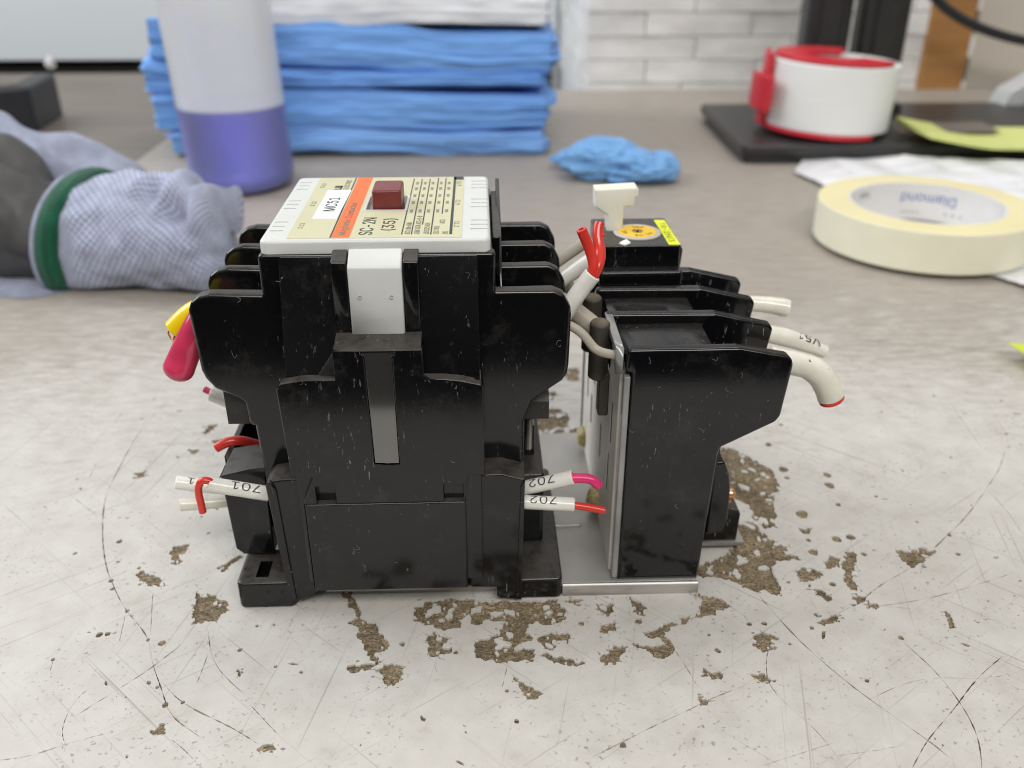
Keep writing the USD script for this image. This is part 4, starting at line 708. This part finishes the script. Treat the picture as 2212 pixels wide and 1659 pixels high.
# tape reel: white roll between red flanges
tb = PZ(1776, 312, mz+.002); r = (PY(1925, 200, tb[1]+.05)[0]-PY(1660, 200, tb[1]+.05)[0])/2*1.0; tcx = (PY(1925, 200, tb[1]+r)[0]+PY(1660, 200, tb[1]+r)[0])/2 - .002
tc = np.array([tcx, tb[1]+r, mz+.002]); hz = PY(1790, 156, tb[1])[2]-tc[2]
tr = thing('tape_reel', 'wide roll of white tape on a red holder standing on the black base', 'tape', tc)
tilt = trimesh.transformations.rotation_matrix(math.radians(2.5), [0, 1, 0], tc)
def tl_(m): m = m.copy(); m.apply_transform(tilt); m.apply_translation([0, 0, .0025]); return m
part(tr, 'tape_roll', tl_(revolve([(.030, .004), (r-.001, .004), (r, .005), (r, hz-.001), (r-.001, hz), (.030, hz), (.030, .004)], tc, 72)), 'tape_white')
part(tr, 'roll_core', tl_(revolve([(.026, .003), (.0305, .003), (.0305, hz+.0005), (.026, hz+.0005), (.026, .003)], tc, 48)), 'core_card')
ang = lambda a0, a1, ri, ro, n=40: np.vstack([np.c_[ro*np.cos(np.linspace(a0, a1, n)), ro*np.sin(np.linspace(a0, a1, n))], np.c_[ri*np.cos(np.linspace(a1, a0, n)), ri*np.sin(np.linspace(a1, a0, n))]])+tc[:2]
rad = math.radians
part(tr, 'upper_flange', tl_(prism(ang(rad(62), rad(318), .024, r-.003), tc[2]+hz+.0006, tc[2]+hz+.0045, 'z', .001, .001)), 'tape_red')
part(tr, 'lower_flange', tl_(prism(ang(rad(95), rad(300), .020, r+.001), tc[2], tc[2]+.0038, 'z', .001, .001)), 'tape_red')
hold = cat([prism(ang(rad(150), rad(188), r+.002, r+.006, 14), tc[2]+.002, tc[2]+hz+.004, 'z', .001, .001), prism(ang(rad(175), rad(204), r+.010, r+.015, 12), tc[2]+hz*.28, tc[2]+hz*.78, 'z', .001, .001), prism(ang(rad(172), rad(178), r+.003, r+.0148, 6), tc[2]+hz*.30, tc[2]+hz*.76, 'z')])
part(tr, 'holder_arm', tl_(hold), 'tape_red')
# sticky notes
nx0 = PZ(1932, 262, mz+.002); 
def sheet(cx, cy, w, d, z, rot, curl, n=24, thick=.002):
    u, v = np.meshgrid(np.linspace(-.5, .5, n), np.linspace(-.5, .5, n)); zz = curl(u, v); a = math.radians(rot)
    x = u*w; y = v*d; P = np.c_[(cx+x*math.cos(a)-y*math.sin(a)).ravel(), (cy+x*math.sin(a)+y*math.cos(a)).ravel(), (z+zz).ravel()]
    i, j = np.meshgrid(np.arange(n-1), np.arange(n-1)); q = (j*n+i).ravel(); Fc = np.vstack([np.c_[q, q+1, q+n+1], np.c_[q, q+n+1, q+n]])
    Q = P-[0, 0, thick]; m = len(P); b = np.r_[np.arange(n), np.arange(1, n)*n+n-1, (n-1)*n+np.arange(n-2, -1, -1), np.arange(n-2, 0, -1)*n]; b2 = np.roll(b, -1)
    return trimesh.Trimesh(np.vstack([P, Q]), np.vstack([Fc, Fc[:, ::-1]+m, np.c_[b, b+m, b2+m], np.c_[b, b2+m, b2]]), process=False)
nc = PZ(2140, 285, mz+.01)
part(WORLD, 'sticky_notes', sheet(nc[0]+.006, nc[1]-.002, .150, .085, mz+.0060, -4, lambda u, v: .016*np.clip(-u-.12, 0, 1)**1.3*2+.004*np.clip(-v, 0, 1), thick=.0035), 'note_yellow', smooth=40); tag('/World/sticky_notes', 'slightly curled pale yellow green sticky note pad on the black base', 'sticky notes')
part(WORLD, 'grey_layer', sheet(nc[0]-.030, nc[1]+.027, .085, .040, mz+.0090, -4, lambda u, v: .003*u*u, thick=.0008), 'layer_grey', smooth=40); tag('/World/grey_layer', 'brown grey layer over the back of the sticky note pad', 'card')  # flat brown grey layer over the back of the pad
# cable
cp = [PY(a, b, .84) for a, b in ((1960, -90), (2000, -30), (2040, 15), (2110, 57), (2212, 88), (2330, 100))]
part(WORLD, 'cable', tube(cp, .0055, 40, 14), 'cable_black', smooth=True); tag('/World/cable', 'thick black cable hanging in front of the cream wall', 'cable')
# blue crumpled tissue
q = PZ(1345, 405, 0)
tis = thing('crumpled_cloth', 'small crumpled piece of blue cloth lying on the table behind the relay', 'cloth', (q[0], q[1]+.02, 0))
def blob(c, s, seed, amp=.5): return crumple(c, s, seed, amp, 2.4, 5, floor=0., sharp=1.3)
def at(X, Y, dy=0.): return PZ(X, Y, 0)+np.array([0, dy, 0])
a = at(1300, 395); b = at(1395, 400); c = at(1225, 370); d = at(1460, 385)
part(tis, 'crumpled_body', cat([crumple(a+[.002, .016, .015], (.026, .017, .0140), 3, .50, 1.9, 5, floor=0., sharp=1.3), crumple(b+[-.004, .014, .010], (.026, .016, .0110), 8, .55, 2.0, 5, floor=0., sharp=1.3), crumple(d+[-.013, .010, .010], (.015, .010, .010), 5, .3, 1.5, 4, floor=0.), crumple(c+[.010, .010, .008], (.022, .008, .005), 9, .3, 1.5, 4, floor=0.)]), 'blue_tissue', smooth=True)
# masking tape roll on a white plastic bag
mk_c = PZ(2024, 452, .030); 
inL, inR = PZ(1850, 428, .0285), PZ(2186, 452, .0285); inF = PZ(2090, 487, .0285); inB = PZ(1985, 394, .0285)
ri = .5*np.linalg.norm((inR-inL)[:2]); mc = np.array([(inL[0]+inR[0])/2-.003, (inF[1]+inB[1])/2, .0035]); ro = ri+.0205; mh = .0250
mt = thing('masking_tape', 'roll of cream masking tape lying flat on a white plastic bag', 'tape', mc)
part(mt, 'tape_wall', revolve([(ri+.0012, 0), (ro-.0004, 0), (ro, .0004), (ro, mh-.0004), (ro-.0004, mh)], mc, 96), 'masking_face', smooth=30)
part(mt, 'tape_edge', revolve([(ro-.0004, mh), (ri+.0012, mh)], mc, 96), 'masking_side', smooth=False)
mcore = part(mt, 'core', revolve([(ri-.0005, .0002), (ri+.0012, .0002), (ri+.0012, mh+.0002), (ri-.0005, mh+.0002), (ri-.0005, .0002)], mc, 96), 'core_card')
def core_text(s, ang_deg, z, h, length, m='ink_blue', turned=False):
    t = text(s, h, .00008, length=length, centre=True).subdivide_to_size(.002); v = np.asarray(t.vertices); th = rad(ang_deg) - (-v[:, 0] if turned else v[:, 0])/(ri-.0006)
    rr_ = ri-.0006-v[:, 2]; zz = z + (-v[:, 1] if turned else v[:, 1]); t.vertices = np.c_[mc[0]+rr_*np.cos(th), mc[1]+rr_*np.sin(th), mc[2]+zz]; t.faces = t.faces[:, ::-1]
    part(mcore, 'core_print', t, m, smooth=False)
core_text('Diamond', 62, .0150, .0066, .036, turned=True)
core_text('Tape', 122, .0185, .0040, .011, 'ink_grey', turned=True); core_text('=====', 75, .0050, .0022, .012, 'ink_grey', True); core_text('= = =', 40, .0060, .003, .013, 'ink_grey', True); core_text('====', 150, .0120, .003, .013, 'ink_grey', True)
bagc = [(1712,378),(1730,352),(1785,342),(1850,345),(1930,342),(2010,350),(2120,352),(2230,355),(2400,400),(2420,560),(2260,645),(2150,606),(2020,590),(1900,540),(1800,420),(1760,400)]
bagp = Polygon(PXY(bagc)).buffer(0)
def bag():
    x0, y0_, x1, y1 = bagp.bounds; n = 150; X, Y = np.meshgrid(np.linspace(x0, x1, n), np.linspace(y0_, y1, n)); P = np.c_[X.ravel(), Y.ravel()]
    ins = shapely.contains_xy(bagp, P[:, 0], P[:, 1]).reshape(n, n); dist = shapely.distance(shapely.points(P), bagp.exterior).reshape(n, n)
    dm_ = np.hypot(P[:, 0]-mc[0], P[:, 1]-mc[1]).reshape(n, n); lift = np.clip((dm_-ro)/.02, 0, 1)
    z = .0006+.0016*(1-lift)+lift*(.0015+.009*(1-np.abs(2*meshkit.fbm(np.c_[P*[13, 22], np.zeros(len(P))], 3, 77)-1)).reshape(n, n)**2*np.clip(dist/.03, .15, 1))
    idx = np.arange(n*n).reshape(n, n); k = ins[:-1, :-1] & ins[1:, :-1] & ins[:-1, 1:] & ins[1:, 1:]; a, b, c_, d_ = idx[:-1, :-1][k], idx[:-1, 1:][k], idx[1:, 1:][k], idx[1:, :-1][k]
    m = trimesh.Trimesh(np.c_[P, z.ravel()], np.vstack([np.c_[a, b, c_], np.c_[a, c_, d_]]), process=False); m.remove_unreferenced_vertices(); return m
part(WORLD, 'plastic_bag', bag(), 'bag_white', smooth=True); tag('/World/plastic_bag', 'flat crinkled white plastic bag under the masking tape roll', 'plastic bag')
# clear plastic thing at the right edge
q = PZ(2205, 262, 0)
ctd = thing('tape_dispenser', 'small clear plastic dispenser at the right edge of the table', 'dispenser', (q[0]+.02, q[1]+.02, 0))
part(ctd, 'clear_body', prism(rounded([(q[0]-.028, .001), (q[0]+.06, .001), (q[0]+.06, .05), (q[0]+.01, .046), (q[0]-.018, .03)], .006), q[1], q[1]+.03, 'y', .002, .002), 'clear_plastic')
part(ctd, 'dark_blade', rbox(q[0]+.0, q[0]+.05, q[1]-.003, q[1]+.001, .012, .020, .0005), 'cable_black')
# green yellow slip at the right edge
q = PZ(2212, 800, 0)
part(WORLD, 'green_slip', sheet(q[0]+.020, q[1]+.004, .040, .030, .004, 20, lambda u, v: .010*np.clip(-u, 0, 1)**1.5+.004*v, thick=.0006), 'leaf_note', smooth=40); tag('/World/green_slip', 'bright green slip of paper just showing at the right edge', 'paper slip')
#==GLOVE==
# ------------------------------------------------------------------ knitted work glove
def loft(cs, ru, rv, U, Vv, n=64, m=90, amp=.0, freq=40., seed=0, folds=(), uvs=(46, 60), floor=0.):
    """closed knitted pouch through centres cs with half sizes ru, rv along U and Vv; returns mesh and uv"""
    t = np.linspace(0, 1, m); tc_ = np.linspace(0, 1, len(cs)); 
    from scipy.interpolate import PchipInterpolator as PI
    c = PI(tc_, np.array(cs))(t); a_ = PI(tc_, np.array(ru))(t); b_ = PI(tc_, np.array(rv))(t)
    th = np.linspace(0, 2*math.pi, n+1); P = c[:, None, :] + a_[:, None, None]*np.cos(th)[None, :, None]*U + b_[:, None, None]*np.sin(th)[None, :, None]*Vv
    out = P-c[:, None, :]; k = P.reshape(-1, 3); d = (meshkit.fbm(k*freq, 3, seed)-.5)*2*amp; d = d.reshape(m, n+1)
    for (tt, aa, ht, ha, dep) in folds:
        da = np.angle(np.exp(1j*(th-aa)))[None, :]; d -= dep*np.exp(-((t[:, None]-tt)/ht)**2-(da/ha)**2)
    ln = np.linalg.norm(out, axis=2, keepdims=True); P = P+out/np.maximum(ln, 1e-6)*d[:, :, None]*np.clip(ln/.01, 0, 1)
    P[:, -1] = P[:, 0]; V = P.reshape(-1, 3)
    dz_ = V[:, 2]-floor; V[:, 2] = floor+np.where(dz_ < .004, .004*np.exp(np.clip((dz_-.004)/.004, -5, 0)), dz_)
    uv = np.stack(np.meshgrid(th/(2*math.pi)*uvs[0], t*uvs[1]), -1).reshape(-1, 2)
    i, j = np.meshgrid(np.arange(n), np.arange(m-1)); q = (j*(n+1)+i).ravel(); Fc = np.vstack([np.c_[q, q+1, q+n+2], np.c_[q, q+n+2, q+n+1]])
    return trimesh.Trimesh(V, Fc, process=False), uv
gl = thing('work_glove', 'rolled up lavender knitted work glove with dark coated palm and green cuff band', 'glove', (-.27, .31, 0))
def G(X, Y, y): return PY(X, Y, y)
# the closed pouch in front
yr = .300
R0 = G(204, 512, yr); E0 = G(470, 505, .272)
axis = (E0-R0); axis /= np.linalg.norm(axis); vv = np.array([0, 0, 1.])-axis*axis[2]; vv /= np.linalg.norm(vv); uu = np.cross(axis, vv)
hR = (G(215, 385, yr)-G(215, 640, yr))[2]/2
cs = [R0-axis*.001, R0+axis*.010, R0*.6+E0*.4+[0, 0, .001], R0*.35+E0*.65+[0, 0, -.001], R0*.12+E0*.88+[0, 0, .001], E0+axis*.006, E0+axis*.010]
m_, uv_ = loft(cs, [hR*1.0, hR*1.02, hR*.98, hR*.86, hR*.74, hR*.50, .001], [hR*.99, hR*1.0, hR*.96, hR*.92, hR*.98, hR*.72, .001], uu, vv, 110, 160, .0085, 32., 4,
    folds=((.62, rad(170), .11, .36, .030), (.80, rad(205), .12, .24, .024), (.66, rad(35), .07, .35, .014), (.52, rad(70), .05, .5, .010), (.72, rad(112), .045, .8, .012), (.50, rad(140), .05, .6, -.007), (.85, rad(150), .05, .4, -.009), (.88, rad(255), .06, .5, .008), (.40, rad(225), .04, .35, .007), (.66, rad(225), .03, .5, -.006)), uvs=(50, 34))
part(gl, 'cuff', m_, 'knit_lavender', smooth=True, uv=uv_)
th = np.linspace(0, 2*math.pi, 61); ringc = [R0-axis*.0025+axis*(.22*hR*math.sin(a))+uu*math.cos(a)*hR*1.0+vv*math.sin(a)*hR*.98 for a in th]
def ringtube(cpts, r1, r2, n=18, uvs=(4, 150), ax=axis):
    c = np.array(cpts); ctr = c[:-1].mean(0); V, uv = [], []
    for k, p in enumerate(c):
        o = p-ctr; o /= np.linalg.norm(o)
        for j in range(n+1):
            a = 2*math.pi*j/n; V.append(p+o*r1*math.cos(a)+ax*r2*math.sin(a)); uv.append((j/n*uvs[0], k/(len(c)-1)*uvs[1]))
    V = np.array(V); V[:, 2] = np.maximum(V[:, 2], .0006); N = len(c); i, j = np.meshgrid(np.arange(n), np.arange(N-1)); q = (j*(n+1)+i).ravel()
    return trimesh.Trimesh(V, np.vstack([np.c_[q, q+1, q+n+2], np.c_[q, q+n+2, q+n+1]]), process=False), np.array(uv)
m_, uv_ = ringtube(ringc, .0048, .0080); part(gl, 'green_band', m_, 'knit_green', smooth=True, uv=uv_)
m_, uv_ = ringtube([p-axis*.0075 for p in ringc], .0038, .0030); part(gl, 'rim', m_, 'knit_lavender', smooth=True, uv=uv_)
# hand of the glove behind and to the left
A0, A1 = G(-60, 340, .36), G(430, 440, .345)
m_, uv_ = loft([G(-150, 330, .37), G(-60, 350, .37), G(80, 395, .365), G(220, 440, .36), G(340, 475, .355), G(460, 520, .35), G(500, 540, .35)], [.002, .030, .034, .034, .030, .020, .001], [.002, .040, .041, .036, .030, .018, .001], np.array([.15, .98, 0]), np.array([.30, -.1, .95]), 60, 100, .006, 30., 14,
    folds=((.45, rad(100), .12, .4, .010), (.3, rad(60), .06, .5, .010), (.65, rad(80), .08, .5, .006)), uvs=(80, 110))
part(gl, 'hand', m_, 'knit_lavender', smooth=True, uv=uv_)
m_, uv_ = loft([G(-140, 470, .30), G(-60, 470, .30), G(20, 480, .298), G(90, 500, .298), G(150, 520, .300), G(175, 530, .30)], [.002, .024, .028, .026, .02, .001], [.002, .030, .034, .032, .026, .001], np.array([.1, .99, 0]), np.array([.1, 0, .99]), 50, 60, .006, 40., 24, folds=((.5, rad(200), .2, .4, .008),), uvs=(60, 60))
part(gl, 'coated_palm', m_, 'rubber_grey', smooth=True, uv=uv_)
m_, uv_ = loft([G(-120, 330, .315), G(-30, 330, .315), G(40, 365, .312), G(95, 430, .308), G(110, 450, .308)], [.002, .014, .016, .013, .001], [.002, .014, .016, .013, .001], np.array([.1, .99, 0]), np.array([.5, 0, .86]), 40, 50, .003, 40., 34, uvs=(40, 60))
part(gl, 'coated_finger', m_, 'rubber_grey', smooth=True, uv=uv_)
m_, uv_ = loft([G(-100, 628, .285), G(0, 628, .285), G(100, 636, .282), G(180, 632, .285), G(230, 634, .29)], [.002, .022, .024, .018, .001], [.001, .006, .007, .006, .001], np.array([.1, .99, 0]), np.array([0, 0, 1.]), 40, 50, .003, 40., 44, uvs=(50, 60))
part(gl, 'fabric_fold', m_, 'knit_lavender', smooth=True, uv=uv_)
